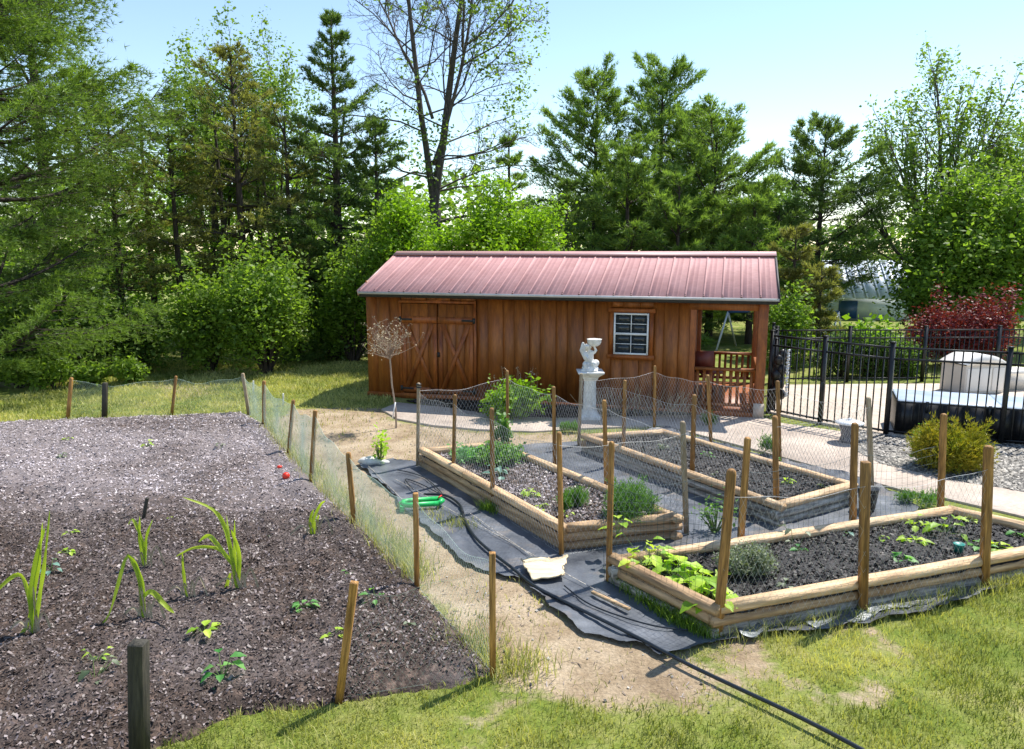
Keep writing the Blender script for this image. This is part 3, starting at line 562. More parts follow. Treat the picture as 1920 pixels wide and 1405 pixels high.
def raised_bed(cs, label, mats, soil_m, chip_m, name='raised_bed', nchip=9000):
    """cs: four ground corners in order; mats[side][layer]"""
    cx = sum(c[0] for c in cs)/4; cy = sum(c[1] for c in cs)/4
    root = tag(empty(name, (cx, cy, 0)), label, 'raised bed'); ins = []
    for s in range(4):
        a = Vector(cs[s]); b = Vector(cs[(s+1) % 4]); d = (b-a); L = d.length; d.normalize(); nrm = Vector((-d.y, d.x))
        if nrm.dot(Vector((cx, cy))-a) < 0: nrm = -nrm
        for k in range(3):
            ext = (-.122 if (s+k) % 2 else 0.0)
            LL = L+ext*1.0-(0.0 if (s+k) % 2 else .0); pieces = [(0, LL)]
            if LL > 2.6 and (k+s) % 2 == 0: cut = LL*(.62 if k else .45); pieces = [(0, cut-.004), (cut+.004, LL)]
            for (p0, p1) in pieces:
                off = (L-LL)/2; c = a+d*(off+(p0+p1)/2)+nrm*(.06+(k-1)*-.004)
                o = timber_mb(p1-p0-.004).build('timber', M[mats[s][k]], root, smooth=True, loc=(c.x-cx, c.y-cy, .046+k*.0895), bev=0)
                o.rotation_euler.z = math.atan2(d.y, d.x); ins.append(0)
    inner = []
    for i in range(4):
        c = Vector(cs[i]); v = (Vector((cx, cy))-c); v.normalize(); inner.append(tuple(c+v*.12))
    zs = .185
    def z_(X, Y, d): return zs+(fbm(X, Y, 5, 3)-.5)*.05+(vn(X, Y, 22)-.5)*.018+.02*np.clip(-d*3, 0, 1)
    P = np.array(inner); so_ = sheet('soil', inner, M[soil_m], .035, z_, edge=.03); so_.parent = root; so_.location = (-cx, -cy, 0); so_['kind'] = 'stuff'
    c_ = scatter(nchip, inner, chipz(zs+.012), .011, M[chip_m], 'soil_crumbs', .8, parent=root, edge=-.03); c_.location = (-cx, -cy, 0)
    return root
B1 = [(.45, 6.57), (-1.21, 9.33), (-.18, 9.70), (1.66, 6.88)]
B2 = [(2.68, 7.17), (.95, 10.07), (2.17, 10.37), (3.80, 7.87)]
B3 = [(1.45, 4.98), (.80, 5.92), (4.39, 7.17), (5.25, 6.31)]
raised_bed(B1, 'raised bed of tan timbers beside the path, with feathery greens', [['timberbrown', 'timberbrown', 'timber'], ['timberbrown', 'timberbrown', 'timber'], ['timberbrown', 'timberbrown', 'timber'], ['timberbrown', 'timberbrown', 'timberbrown']], 'soil', 'chippale')
raised_bed(B2, 'raised bed with dark soil at the back, nearest the porch', [['timbergrey', 'timbergrey', 'timber'], ['timbergrey', 'timberbrown', 'timber'], ['timbergrey', 'timberbrown', 'timber'], ['timbergrey', 'timbergrey', 'timber']], 'mulchbed', 'chipblack')
raised_bed(B3, 'raised bed at the front with black soil and squash leaves', [['timbergrey', 'timberbrown', 'timberbrown'], ['timbergrey', 'timbergrey', 'timber'], ['timbergrey', 'timbergrey', 'timber'], ['timbergrey', 'timberbrown', 'timber']], 'mulchbed', 'chipblack', nchip=14000)

# ------------------------------------------------------------------ stakes
def stake_at(base, top, size, m, label, group, round_=False, flat=False, name='wooden_stake', cat='stake'):
    """base, top: world points"""
    size *= .80; b = Vector(base); t = Vector(top); L = (t-b).length; b = b+(b-t).normalized()*.0
    n = 10 if round_ else 4; P = []; rr = []
    q = (t-b).to_track_quat('Z', 'Y'); mb = MB(); V = []
    sec = [(math.cos(2*math.pi*k/n), math.sin(2*math.pi*k/n)) for k in range(n)] if round_ else [(.9, 1), (-.9, 1), (-1, .9), (-1, -.9), (-.9, -1), (.9, -1), (1, -.9), (1, .9)]
    n = len(sec); hs = [0, L*.33, L*.66, L-size*.5, L-size*.18, L] if not flat else [0, L*.5, L-.004, L]; sc = [1, 1, .98, .97, .86, .55] if not flat else [1, 1, 1, .95]
    j = [(random.random()-.5)*.006 for _ in hs]
    for h, s_, jj in zip(hs, sc, j):
        for (x, y) in sec: V.append((x*size/2*s_+jj, y*size/2*s_, h))
    m_ = len(hs); F = [(i*n+k, i*n+(k+1) % n, (i+1)*n+(k+1) % n, (i+1)*n+k) for i in range(m_-1) for k in range(n)]
    mb.add(V, F); mb.ng = [list(range(n))[::-1], list(range((m_-1)*n, m_*n))]
    o = mb.build(name, M[m], loc=b, smooth=False); o.rotation_euler = q.to_euler(); tag(o, label, cat, group); return o
ST = {}
def stake_px(key, bx, by, tx, ty, size, m, label, group, zb=0.0, **k):
    x, y = G(bx, by, zb); X1, Z1 = D(tx, ty, y); ST[key] = ((x, y, zb), (X1, y, Z1)); return stake_at((x, y, zb-.0), (X1, y, Z1), size, m, label, group, **k)
gp, g1, g2, g3 = 'stakes round the vegetable plot', 'stakes round the left raised bed', 'stakes round the back raised bed', 'stakes round the front raised bed'
for a in [
 ('p1', 127, 786, 134, 708, .06, 'stake', 'leftmost wooden stake at the far edge of the plot', gp),
 ('p3', 322, 779, 330, 705, .05, 'stake', 'wooden stake leaning right at the far edge of the plot', gp),
 ('p4', 467, 779, 455, 700, .06, 'stakegrey', 'grey corner stake leaning left at the far corner of the plot', gp),
 ('p5', 495, 803, 495, 714, .06, 'stake', 'upright stake right beside the grey corner stake of the plot', gp),
 ('p6', 541, 853, 550, 750, .055, 'stake', 'stake leaning right, second from the grey corner stake', gp),
 ('p7', 583, 909, 591, 770, .055, 'stake', 'stake beside the red ball on the edge of the plot', gp),
 ('p8', 664, 981, 653, 848, .06, 'stake', 'short stake leaning left by the white stones', gp),
 ('p9', 782, 1104, 779, 925, .052, 'stake', 'stake standing in front of the green plastic tool', gp),
 ('p10', 924, 1270, 923, 1037, .052, 'stake', 'flat topped stake on the near right corner of the plot, beside the hose', gp),
 ('p11', 636, 1316, 664, 1092, .058, 'stake', 'strongly leaning stake at the near edge of the plot', gp),
 ('a1', 783, 876, 785, 718, .058, 'stakegrey', 'weathered stake with black tape at the far left corner of the left bed', g1),
 ('a2', 850, 908, 853, 740, .055, 'stake', 'second stake along the left side of the left bed', g1),
 ('a3', 924, 957, 922, 765, .06, 'stake', 'third stake along the left side of the left bed', g1),
 ('a4', 1053, 1044, 1048, 810, .064, 'stake', 'stake at the near corner of the left bed above the bark cloth', g1),
 ('a5', 1287, 1005, 1280, 790, .058, 'stakegrey', 'greyish stake at the near right corner of the left bed', g1),
 ('a6', 1137, 925, 1133, 750, .058, 'stake', 'stake behind the feathery plant on the right side of the left bed', g1),
 ('a7', 1040, 880, 1038, 725, .058, 'stake', 'stake on the right side of the left bed, in front of the shed wall', g1),
 ('a8', 952, 845, 951, 695, .055, 'stake', 'stake rising in front of the green bush by the shed', g1),
 ('b1', 1085, 838, 1090, 700, .055, 'stakegrey', 'stake in front of the white pedestal', g2),
 ('b2', 1168, 872, 1172, 713, .055, 'stake', 'stake right of the pedestal on the back bed', g2),
 ('b3', 1297, 915, 1302, 740, .06, 'stake', 'upright stake midway along the left side of the back bed', g2),
 ('b4', 1456, 972, 1453, 780, .078, 'stake', 'thick stake at the near corner of the back bed', g2),
 ('b5', 1634, 916, 1628, 745, .06, 'stakegrey', 'pale grey stake at the near right corner of the back bed', g2),
 ('b6', 1462, 868, 1458, 714, .055, 'stake', 'tall thin stake just behind the thick corner stake of the back bed', g2),
 ('b7', 1333, 832, 1327, 703, .055, 'stake', 'stake in front of the porch railing', g2),
 ('b8', 1227, 806, 1228, 686, .052, 'stake', 'stake under the shed window', g2),
 ('c1', 1141, 1094, 1147, 828, .064, 'stake', 'stake at the left far corner of the front bed', g3),
 ('c2', 1386, 1052, 1402, 820, .064, 'stake', 'leaning stake behind the leftmost front stake, far side of the front bed', g3),
 ('c3', 1598, 1014, 1603, 793, .066, 'stake', 'stake on the far side of the front bed before the dark lantern', g3),
 ('c4', 1762, 984, 1770, 776, .064, 'stake', 'stake in front of the golden bush', g3),
 ('c5', 1345, 1196, 1372, 880, .09, 'stake', 'thick round topped stake at the near corner of the front bed', g3),
 ('c6', 1617, 1152, 1623, 866, .074, 'stake', 'stake at the middle of the near side of the front bed', g3),
 ('c7', 1845, 1102, 1854, 836, .074, 'stake', 'rightmost stake in view on the front bed', g3)]:
    stake_px(*a, round_=a[0] in ('c5', 'b4', 'c1', 'a4', 'a1', 'a8'), flat=a[0] in ('p10', 'p9', 'c6', 'p11', 'p7'))
# tape on the weathered stake
(b_, t_) = ST['a1']; tp = MB()
for z in (.955, .985): tp.tube([(t_[0]-.0, t_[1], t_[2]*z-.015), (t_[0], t_[1], t_[2]*z+.004)], .034, 10)
tag(tp.build('tape', M['black']), 'black tape wound round the top of a weathered stake', 'tape')
stake_px('d1', 196, 786, 197, 718, .085, 'darkpost', 'dark square post at the far edge of the plot', None, flat=True, name='wooden_post', cat='post')
stake_px('d2', 262, 1425, 259, 1205, .105, 'darkpost', 'big dark square post at the bottom of the plot', None, flat=True, name='wooden_post', cat='post')
stake_px('d3', 266, 990, 276, 934, .035, 'darkpost', 'short dark stick leaning in the soil behind the drooping plant', None, flat=True, name='wooden_stick', cat='stick')
stake_px('d4', 475, 738, 475, 714, .03, 'statue', 'thin white rod in the lawn right of the grey corner stake', None, flat=True, name='marker_rod', cat='rod')
stake_px('d5', 531, 762, 531, 738, .03, 'statue', 'thin white rod in the lawn left of the shed shadow', None, flat=True, name='marker_rod', cat='rod')

# ------------------------------------------------------------------ wire netting strung between the stakes
def netting(name, keys, label, sp0, rad0, mats, hfrac=.9, close=True, sag=.05, diag=True, offs=.035, centre=None, z0=.02):
    root = None; loop = keys+([keys[0]] if close else [])
    p0 = ST[keys[0]][0]; root = tag(empty(name, (p0[0], p0[1], 0)), label, 'netting')
    for i in range(len(loop)-1):
        (a0, a1), (b0, b1) = ST[loop[i]], ST[loop[i+1]]
        A0, A1, B0, B1_ = [np.array(q, float) for q in (a0, a1, b0, b1)]
        if centre is not None:
            for q in (A0, A1, B0, B1_):
                dv = q[:2]-np.array(centre); q[:2] += dv/np.linalg.norm(dv)*offs
        L = np.linalg.norm(B0-A0); H = min((A1-A0)[2], (B1_-B0)[2])*hfrac
        ph = random.random()*6
        def pt(s, h):
            s = np.asarray(s, float); h = np.asarray(h, float); lo = A0+(B0-A0)*s[..., None]; hi = A0+(A1-A0)*hfrac; hj = B0+(B1_-B0)*hfrac; top = hi+(hj-hi)*s[..., None]
            top = top-np.array([0, 0, 1])*(np.sin(np.pi*s)*sag*(1+.4*np.sin(9*s+ph)))[..., None]
            q = lo+(top-lo)*h[..., None]; q[..., 0] += .018*np.sin(5*s*L+ph)*np.sin(np.pi*h); q[..., 1] += .018*np.sin(4*s*L+2*ph)*np.sin(np.pi*h); q[..., 2] += z0*(1-h); return q
        mb = MB(); S = 7
        sp = sp0[i] if isinstance(sp0, list) else sp0; rad = rad0[i] if isinstance(rad0, list) else rad0
        if diag:
            n = int(L/sp); dS = H/L*.58
            for k in range(-int(n*dS)-1, n+1):
                for sgn in (1, -1):
                    s0 = k/n if sgn > 0 else 1-k/n; hh = np.linspace(0, 1, S); ss = s0+sgn*dS*hh; ok = (ss >= -.001) & (ss <= 1.001)
                    if ok.sum() > 1: mb.tube(pt(ss[ok], hh[ok]), rad, 3, False)
        else:
            n = max(2, int(L/sp))
            for k in range(n+1): mb.tube(pt(np.full(S, k/n), np.linspace(0, 1, S)), rad, 3, False)
            nh = int(H/sp/1.3)
            for k in range(1, nh): mb.tube(pt(np.linspace(0, 1, 8), np.full(8, k/nh)), rad, 3, False)
        for h in (0.01, 1): mb.tube(pt(np.linspace(0, 1, 14), np.full(14, h)), rad*1.7, 3, False)
        mb.v = [v-np.array([p0[0], p0[1], 0]) for v in mb.v]
        mb.build('netting_panel', M[mats[i] if isinstance(mats, list) else mats], root)
    return root
ctr = lambda c: (sum(p[0] for p in c)/4, sum(p[1] for p in c)/4)
netting('wire_netting', ['a4', 'a3', 'a2', 'a1', 'a8', 'a7', 'a6', 'a5'], 'chicken wire strung round the left raised bed', .055, .0011, 'wire', centre=ctr(B1))
netting('wire_netting', ['b4', 'b3', 'b2', 'b1', 'b8', 'b7', 'b6', 'b5'], 'chicken wire strung round the back raised bed', .055, .0011, 'wire', centre=ctr(B2))
netting('wire_netting', ['c5', 'c1', 'c2', 'c3', 'c4'], 'wire netting on the left and far sides of the front raised bed', .06, .0012, 'darkwire', close=False, diag=False, centre=ctr(B3), hfrac=.72)
netting('wire_netting', ['c5', 'c6', 'c7'], 'fine wire netting on the near side of the front raised bed', .06, .0008, 'wire', close=False, centre=ctr(B3), hfrac=.85)
netting('plastic_netting', ['p1', 'p3', 'p4', 'p5', 'p6', 'p7', 'p8', 'p9', 'p10', 'p11'], 'pale green plastic netting fencing the vegetable plot', [.028]*7+[.04, .05], [.00095]*7+[.0006, .0004], 'greennet', close=False, sag=.09, hfrac=.93)

# ------------------------------------------------------------------ hose, tools and scraps on the fabric
def ground_curve(pts, z, n=60):
    P = np.array([G(a, b) for a, b in pts]); t = np.linspace(0, len(P)-1, n); out = []
    for q in t:
        i = min(int(q), len(P)-2); f = q-i; p0 = P[max(i-1, 0)]; p1 = P[i]; p2 = P[i+1]; p3 = P[min(i+2, len(P)-1)]
        c = .5*((2*p1)+(-p0+p2)*f+(2*p0-5*p1+4*p2-p3)*f*f+(-p0+3*p1-3*p2+p3)*f**3); out.append((c[0], c[1], z(c[0], c[1]) if callable(z) else z))
    return out
tag(MB().tube(ground_curve([(795, 935), (835, 937), (862, 955), (872, 985), (890, 1015), (918, 1042), (960, 1075), (1000, 1108), (1050, 1135), (1110, 1165), (1180, 1200), (1240, 1232), (1300, 1264), (1400, 1312), (1480, 1350), (1580, 1402), (1700, 1470)], .05, 110), .014, 10).build('garden_hose', M['hose'], smooth=True), 'thick black garden hose winding across the fabric and lawn', 'hose')
tag(MB().tube(ground_curve([(775, 925), (760, 905), (790, 915), (830, 935), (800, 905), (770, 893), (745, 888)], .045, 40), .006, 6).build('drip_line', M['hose'], smooth=True), 'thin black drip line curling beside the green plastic tool', 'drip line')
tag(MB().tube(ground_curve([(1058, 1108), (1100, 1140), (1160, 1165), (1230, 1185), (1290, 1192)], .045, 30), .006, 6).build('drip_line', M['hose'], smooth=True), 'thin black drip line beside the front bed', 'drip line')
# green plastic tool: a U-shaped bow of thick tube with end caps
x0, y0 = G(790, 955); tool = tag(empty('plastic_tool', (x0, y0, .03), R(12)), 'bright green U shaped plastic tool lying on the soil', 'garden tool')
hw = .20; pts = [(hw, .075, .05), (-hw+.06, .075, .05), (-hw+.01, .05, .05), (-hw, 0, .05), (-hw+.01, -.05, .05), (-hw+.06, -.075, .05), (hw-.02, -.075, .05)]
b = MB(); b.tube(pts[:1]+pts[1:], .028, 12); b.tube([(hw, .075, .05), (hw+.03, .0, .05), (hw-.02, -.075, .05)], .028, 12); b.build('frame', M['greenplastic'], tool, smooth=True)
MB().box((-hw-.01, 0, .01), (.05, .17, .075)).build('end_block', M['greenplastic'], tool, bev=.01)
MB().tube([(hw-.01, .02, .08), (hw+.03, .06, .09)], .008, 6).build('nozzle', M['red'], tool)
# flat tan scrap
def scrap(poly, z, th, m, name, label, cat, wav=.02):
    cs = GP(poly); o = sheet(name, cs, m, .02, lambda X, Y, d: z+wav*fbm(X, Y, 5, 3), edge=.0, noise=.06)
    s = o.modifiers.new('thick', 'SOLIDIFY'); s.thickness = th; tag(o, label, cat); return o
scrap([(978, 1068), (1000, 1060), (1062, 1058), (1055, 1080), (1062, 1095), (1000, 1100), (992, 1085)], .048, .012, M['board'], 'bark_cloth', 'pale tan piece of bark cloth lying on the black fabric', 'cloth', .05)
scrap([(1510, 1178), (1560, 1160), (1640, 1136), (1700, 1122), (1765, 1112), (1780, 1118), (1740, 1138), (1660, 1158), (1600, 1176), (1530, 1186)], .015, .003, M['plastic_silver'], 'plastic_sheet', 'crumpled shiny grey sheet tucked along the front bed', 'plastic sheet', .06)
scrap([(1385, 1190), (1420, 1182), (1445, 1192), (1420, 1208), (1390, 1205)], .02, .003, M['plastic_silver'], 'plastic_sheet', 'small shiny grey scrap by the thick near corner stake', 'plastic sheet', .08)
x0, y0 = G(1110, 1122); x1, y1 = G(1180, 1155)
tag(MB().beam((x0, y0, .055), (x1, y1, .055), .028, .018).build('wood_strip', M['timber']), 'thin pale wood strip lying on the fabric left of the front bed', 'wood strip')
def rock(px, py, s, label, m='stone'):
    x, y = G(px, py); b = MB().sphere((0, 0, 0), 1, 9); v = b.v[0]; n = 1+.22*(fbm(v[:, 0]*2+px, v[:, 1]*2+v[:, 2]*1.7, 1.2, 3)-.5)*2
    b.v[0] = v*n[:, None]*np.array([s, s*.62, s*.42]); o = b.build('garden_stone', M[m], smooth=True, loc=(x, y, s*.32)); return tag(o, label, 'stone')
rock(693, 872, .16, 'pale flat stone on the far left corner of the fabric'); rock(717, 872, .10, 'smaller pale stone beside the larger one on the fabric corner')
# red ball and flower
x, y = G(537, 909); r = MB().sphere((0, 0, 0), .045, 10).build('red_ball', M['red'], smooth=True, loc=(x, y, .11)); tag(r, 'small bright red ball on the plot edge', 'ball')
x, y = G(525, 890); r = MB().sphere((0, 0, 0), .028, 8, (1.2, 1, .7)).build('red_ball', M['red'], smooth=True, loc=(x, y, .10)); tag(r, 'smaller faded red ball just behind the bright one', 'ball')
x, y = G(1797, 1035, .2); c = MB().lathe([(0, 0), (.035, 0), (.045, .07), (.048, .075), (.04, .07), (0, .065)], n=14).build('plant_pot', mat('teal_plastic', (.01, .2, .16), rough=.4), smooth=True, loc=(x, y, .20)); tag(c, 'tiny teal pot in the soil of the front bed', 'pot')
x, y = G(1625, 960); o = MB().lathe([(0, 0), (.08, 0), (.105, .22), (.115, .23), (.10, .22), (0, .2)], n=18).build('bucket', M['black'], smooth=True, loc=(x, y, .04)); tag(o, 'black bucket standing between the back and front beds', 'bucket')

# lantern like dark pot with a white lid in the gravel
x, y = G(1590, 832); pt_ = tag(empty('garden_lantern', (x, y, .02)), 'dark round garden lantern with a pale lid on the gravel', 'lantern')
MB().lathe([(0, 0), (.13, 0), (.12, .05), (.10, .10), (.13, .22), (.145, .28), (0, .28)], n=18).build('body', mat('slate_plastic', (.045, .045, .07), (.09, .09, .12), rough=.4), pt_, smooth=True)
MB().lathe([(0, .28), (.20, .285), (.20, .30), (.12, .325), (.03, .335), (.03, .355), (0, .36)], n=20).build('lid', M['white'], pt_, smooth=True)

# ------------------------------------------------------------------ statue on its pedestal
x, y = G(1105, 787); ped = tag(empty('pedestal', (x, y, .02)), 'white fluted pedestal standing before the shed wall', 'pedestal')
flute = lambda th: 1+.035*np.cos(th*14)
MB().box((0, 0, .035), (.34, .34, .07)).build('base', M['statue'], ped, bev=.008)
MB().lathe([(.15, .07), (.155, .10), (.13, .125), (.115, .16)], n=28).build('moulding', M['statue'], ped, smooth=True)
MB().lathe([(.108, .15), (.102, .40), (.094, .66)], n=84, wob=flute).build('shaft', M['statue'], ped, smooth=True)
b = MB(); q = [(.10, .655), (.12, .67), (.125, .70), (.155, .73), (.215, .775), (.22, .80), (.0, .80)]
b.lathe(q, n=4); b.v[0] = b.v[0] @ np.array([[math.cos(.785), -math.sin(.785), 0], [math.sin(.785), math.cos(.785), 0], [0, 0, 1]]).T*np.array([1.38, 1.38, 1])
b.build('capital', M['statue'], ped, bev=.006)
sz = .82
b = MB()
def cap(a, c, r0, r1): b.tube(np.linspace(a, c, 5), np.linspace(r0, r1, 5), 10); b.sphere(a, r0, 6); b.sphere(c, r1, 6)
cap((0, 0, .10), (-.01, .0, .19), .062, .055); cap((-.01, 0, .19), (.0, -.01, .27), .058, .05)      # hips, belly, chest
b.sphere((-.035, -.02, .355), .045, 8, (.95, 1, 1.1)); cap((-.02, -.01, .29), (-.03, -.015, .33), .022, .022)   # head, neck
b.sphere((-.035, -.066, .352), .008, 5); b.sphere((-.035, -.055, .375), .046, 6, (1, .6, .5))                       # nose, curls
for s in (-1, 1): b.sphere((-.035+s*.045, -.018, .352), .012, 5); b.sphere((-.035+s*.017, -.058, .362), .007, 4)
cap((.03, -.02, .10), (.075, -.09, .12), .04, .033); cap((.075, -.09, .12), (.07, -.09, .035), .03, .02); cap((.07, -.09, .03), (.075, -.13, .022), .018, .014)
cap((-.03, -.02, .10), (-.06, -.085, .10), .04, .033); cap((-.06, -.085, .10), (-.045, -.08, .03), .03, .02); cap((-.045, -.08, .03), (-.045, -.12, .02), .018, .014)
cap((.045, -.01, .27), (.085, -.02, .31), .024, .02); cap((.085, -.02, .31), (.05, -.03, .39), .019, .015); cap((-.05, 0, .265), (-.09, -.03, .24), .024, .019); cap((-.09, -.03, .24), (-.02, -.09, .20), .018, .014)
cap((-.07, .04, .18), (-.135, .04, .30), .04, .036); cap((-.135, .04, .30), (-.12, .04, .40), .036, .022); cap((-.10, .04, .24), (-.07, .04, .38), .04, .02)        # wing
b.sphere((.0, 0, .04), .13, 8, (1, .85, .42)); b.box((0, 0, .015), (.24, .22, .03)); b.sphere((.08, -.0, .12), .055, 6); b.sphere((-.075, .03, .09), .05, 6)
cher = b.build('cherub_statue', M['statue'], loc=(x, y, sz), rz=-.25, smooth=True); cher.scale = (1.1, 1.1, 1.1); rm = cher.modifiers.new('fuse', 'REMESH'); rm.mode = 'VOXEL'; rm.voxel_size = .0065; rm.use_smooth_shade = True
sm = cher.modifiers.new('soft', 'SMOOTH'); sm.factor = .5; sm.iterations = 2
tag(cher, 'white cherub statue seated on the pedestal, arm lifting a bowl', 'statue')
bw = MB().lathe([(.0, 0), (.06, .0), (.09, .02), (.108, .06), (.112, .10), (.122, .115), (.10, .115), (.08, .07), (0, .05)], n=22, wob=lambda th: 1+.05*np.cos(th*9)).build('stone_bowl', M['statue'], smooth=True, loc=(x+.055, y-.02, sz+.41)); tag(bw, 'white shell rimmed bowl held up by the cherub', 'bowl')

# ------------------------------------------------------------------ pool fence
def fence(name, pts, label, z0, ht, gap, pw_, posts=True):
    root = tag(empty(name, (pts[0][0], pts[0][1], 0)), label, 'fence'); ox, oy = pts[0]
    pk = None; ps = None
    for i, (x, y) in enumerate(pts):
        if ps is None:
            b = MB().box((0, 0, z0+ht/2+.03), (.06, .06, ht+.06)); b.box((0, 0, z0+ht+.068), (.072, .072, .018)); ps = b.build('fence_post', M['black'], root)
        else: dupo(ps, root, (x-ox, y-oy, 0), (0, 0, math.atan2(y-pts[i-1][1], x-pts[i-1][0])))
    for i in range(len(pts)-1):
        a = Vector((pts[i][0]-ox, pts[i][1]-oy, 0)); b_ = Vector((pts[i+1][0]-ox, pts[i+1][1]-oy, 0)); d = (b_-a); L = d.length; dn = d.normalized(); n = max(1, round((L-.1)/gap))
        for z in (.08, ht-.18, ht-.015): MB().beam(a+dn*.03+Vector((0, 0, z0+z)), b_-dn*.03+Vector((0, 0, z0+z)), .026, .028).build('rail', M['black'], root)
        for k in range(1, n):
            loc = a+d*(k/n)
            if pk is None: pk = MB().box((0, 0, z0+ht/2+.02), (pw_, pw_, ht-.06)).build('picket', M['black'], root); pk.location = loc; pk.rotation_euler.z = math.atan2(d.y, d.x)
            else: dupo(pk, root, loc, (0, 0, math.atan2(d.y, d.x)))
    return root
fence('pool_fence', [(FN[0][0]+.03, FN[0][1])]+FN[1:], 'near run of black metal picket fence from the porch to the right', .0, 1.36, .105, .016)
fence('pool_fence', [(4.55, 12.75), (5.05, 14.2), (5.45, 15.5)], 'short side run of black metal fence behind the porch corner', .0, 1.2, .11, .016)
fence('pool_fence', [(5.55, 15.55), (7.1, 15.6), (8.72, 15.65), (10.3, 15.7), (11.9, 15.75), (13.5, 15.8)], 'far run of black metal picket fence behind the cream deck box', .0, 1.12, .10, .014)
# gate latch box on the second near post
x, y = FN[1]; tag(MB().box((x-.03, y-.04, .62), (.05, .04, .16)).build('gate_latch', M['black'], bev=.005), 'black latch box on the second post of the near fence', 'latch')

# spa: black sided box with a pale blue cover, just inside the fence
dv = Vector((FN[3][0]-FN[2][0], FN[3][1]-FN[2][1])); ang = math.atan2(dv.y, dv.x); dn = dv.normalized(); nn = Vector((-dn.y, dn.x))
spo = Vector(FN[2])+dn*.12+nn*.06; spa = tag(empty('hot_tub', (spo.x, spo.y, .035), ang), 'black sided hot tub with a pale blue cover behind the fence', 'hot tub')
MB().box((1.35, .47, .25), (2.7, .94, .5)).build('cabinet', M['black'], spa, bev=.02)
for u_ in (.4, 1.2, 1.9, 2.4): MB().box((u_, -.016, .44), (.04, .012, .17)).build('cover_strap', M['hose'], spa)
for i in range(9): MB().box((.15+i*.3, -.006, .25), (.285, .012, .46)).build('side_panel', M['black'], spa)
MB().box((.68, .47, .515), (1.34, .97, .03)).build('cover_half', M['cover'], spa, bev=.018); MB().box((2.03, .47, .515), (1.34, .97, .03)).build('cover_half', M['cover'], spa, bev=.018)
# deck box
x, y = G(1822, 742); db = tag(empty('deck_box', (x-.02, y, .035), R(12)), 'cream plastic deck storage box with arched lid', 'storage box'); db.scale = (.72, 1, 1)
b = MB(); MB().box((.32, .25, .28), (1.25, .62, .56)).build('bin', M['deckwhite'], db, bev=.015)
for i in range(3): MB().box((-.08+i*.4, -.065, .28), (.36, .012, .44)).build('panel', M['lidwhite'], db, bev=.004)
pr = [(-.34+1.3*i/12, .585+.17*math.sin(math.pi*i/12)) for i in range(13)]; b = MB(); n = 13
V = [(p[0], -.09, p[1]) for p in pr]+[(p[0], .59, p[1]) for p in pr]+[(p[0], -.09, .565) for p in pr]+[(p[0], .59, .565) for p in pr]
F = [(i, i+1, n+i+1, n+i) for i in range(n-1)]+[(i, 2*n+i, 2*n+i+1, i+1) for i in range(n-1)]+[(n+i, n+i+1, 3*n+i+1, 3*n+i) for i in range(n-1)]+[(2*n+i, 3*n+i, 3*n+i+1, 2*n+i+1) for i in range(n-1)]
b.add(V, F); b.build('lid', M['lidwhite'], db)
x, y = G(1905, 735); bn = tag(empty('pool_bench', (x, y, .035), R(12)), 'low cream bench beside the deck box', 'bench')
MB().box((0, .2, .36), (.9, .5, .06)).build('seat', M['lidwhite'], bn, bev=.01); MB().box((0, .2, .165), (.82, .42, .33)).build('base', M['deckwhite'], bn)
# dark bag on the fence by the porch, its highlights added as white strips
x, y = 4.52, 12.46; b = MB()
for k in range(9):
    a = k*2.4; b.sphere((.05*math.cos(a), .03*math.sin(a), .35+k*.085), .085, 6, (1, .7, 1.1))
o = b.build('hanging_bag', M['black'], loc=(x, y, 0), smooth=True); tag(o, 'black bag hung on the fence post beside the porch', 'bag')
lb = MB(); rs = np.random.RandomState(4)
for k in range(16):
    z = .32+k*.052; lb.beam((.085+.02*rs.rand(), -.06, z), (.13+.03*rs.rand(), -.05, z+.05*rs.rand()), .015, .04)
lb.build('pale_fold', M['white'], o)

# swing set
sw = tag(empty('swing_set', (0, 0, 0)), 'white legged swing set on the lawn seen past the shed', 'swing set')
Ys = 21.0; ap1 = D(1365, 585, Ys); ap2 = D(1572, 585, Ys); dxy = (0, 0)
for ap in (ap1, ap2):
    for s in (-1, 1):
        MB().tube([(ap[0], Ys, ap[1]), (ap[0]+s*.42, Ys+s*.5, .0)], .028, 8).build('leg', M['white'], sw)
MB().tube([(ap1[0], Ys, ap1[1]), (ap2[0], Ys, ap2[1])], .035, 8).build('beam', M['bluepaint'], sw)
for t in (.35, .62):
    xx = ap1[0]+(ap2[0]-ap1[0])*t
    MB().tube([(xx-.2, Ys, ap1[1]), (xx-.2, Ys, .45)], .006, 4).build('chain', M['iron'], sw); MB().tube([(xx+.2, Ys, ap1[1]), (xx+.2, Ys, .45)], .006, 4).build('chain', M['iron'], sw); MB().box((xx, Ys, .44), (.44, .2, .03)).build('seat', M['bluepaint'], sw)
# far pale metal building
bd = tag(empty('metal_outbuilding', (14.2, 29.5, 0), R(-8)), 'low pale outbuilding with ribbed metal roof beyond the lawn', 'outbuilding')
MB().box((0, 1.5, .45), (3.0, 3.0, .9)).build('wall', M['metalwhite'], bd)
pb = MB().beam((0, -.3, .85), (0, 1.5, 2.3), .44, .03); pb.beam((.19, -.3, .90), (.19, 1.5, 2.35), .05, .04)
p0 = pb.build('roof_panel', M['metalwhite'], bd); p0.location = (-1.4, 0, 0)
for i in range(1, 7): dupo(p0, bd, (-1.4+i*.46, 0, 0))
MB().box((0, 2.4, 1.15), (2.8, .04, 2.2)).build('rear_wall', M['metalwhite'], bd); MB().box((-.9, -.02, .4), (.7, .04, .7)).build('door', M['bluepaint'], bd)
wh = tag(empty('white_house', (20.5, 31, 0), R(-20)), 'long low white building behind the crimson bush', 'house')
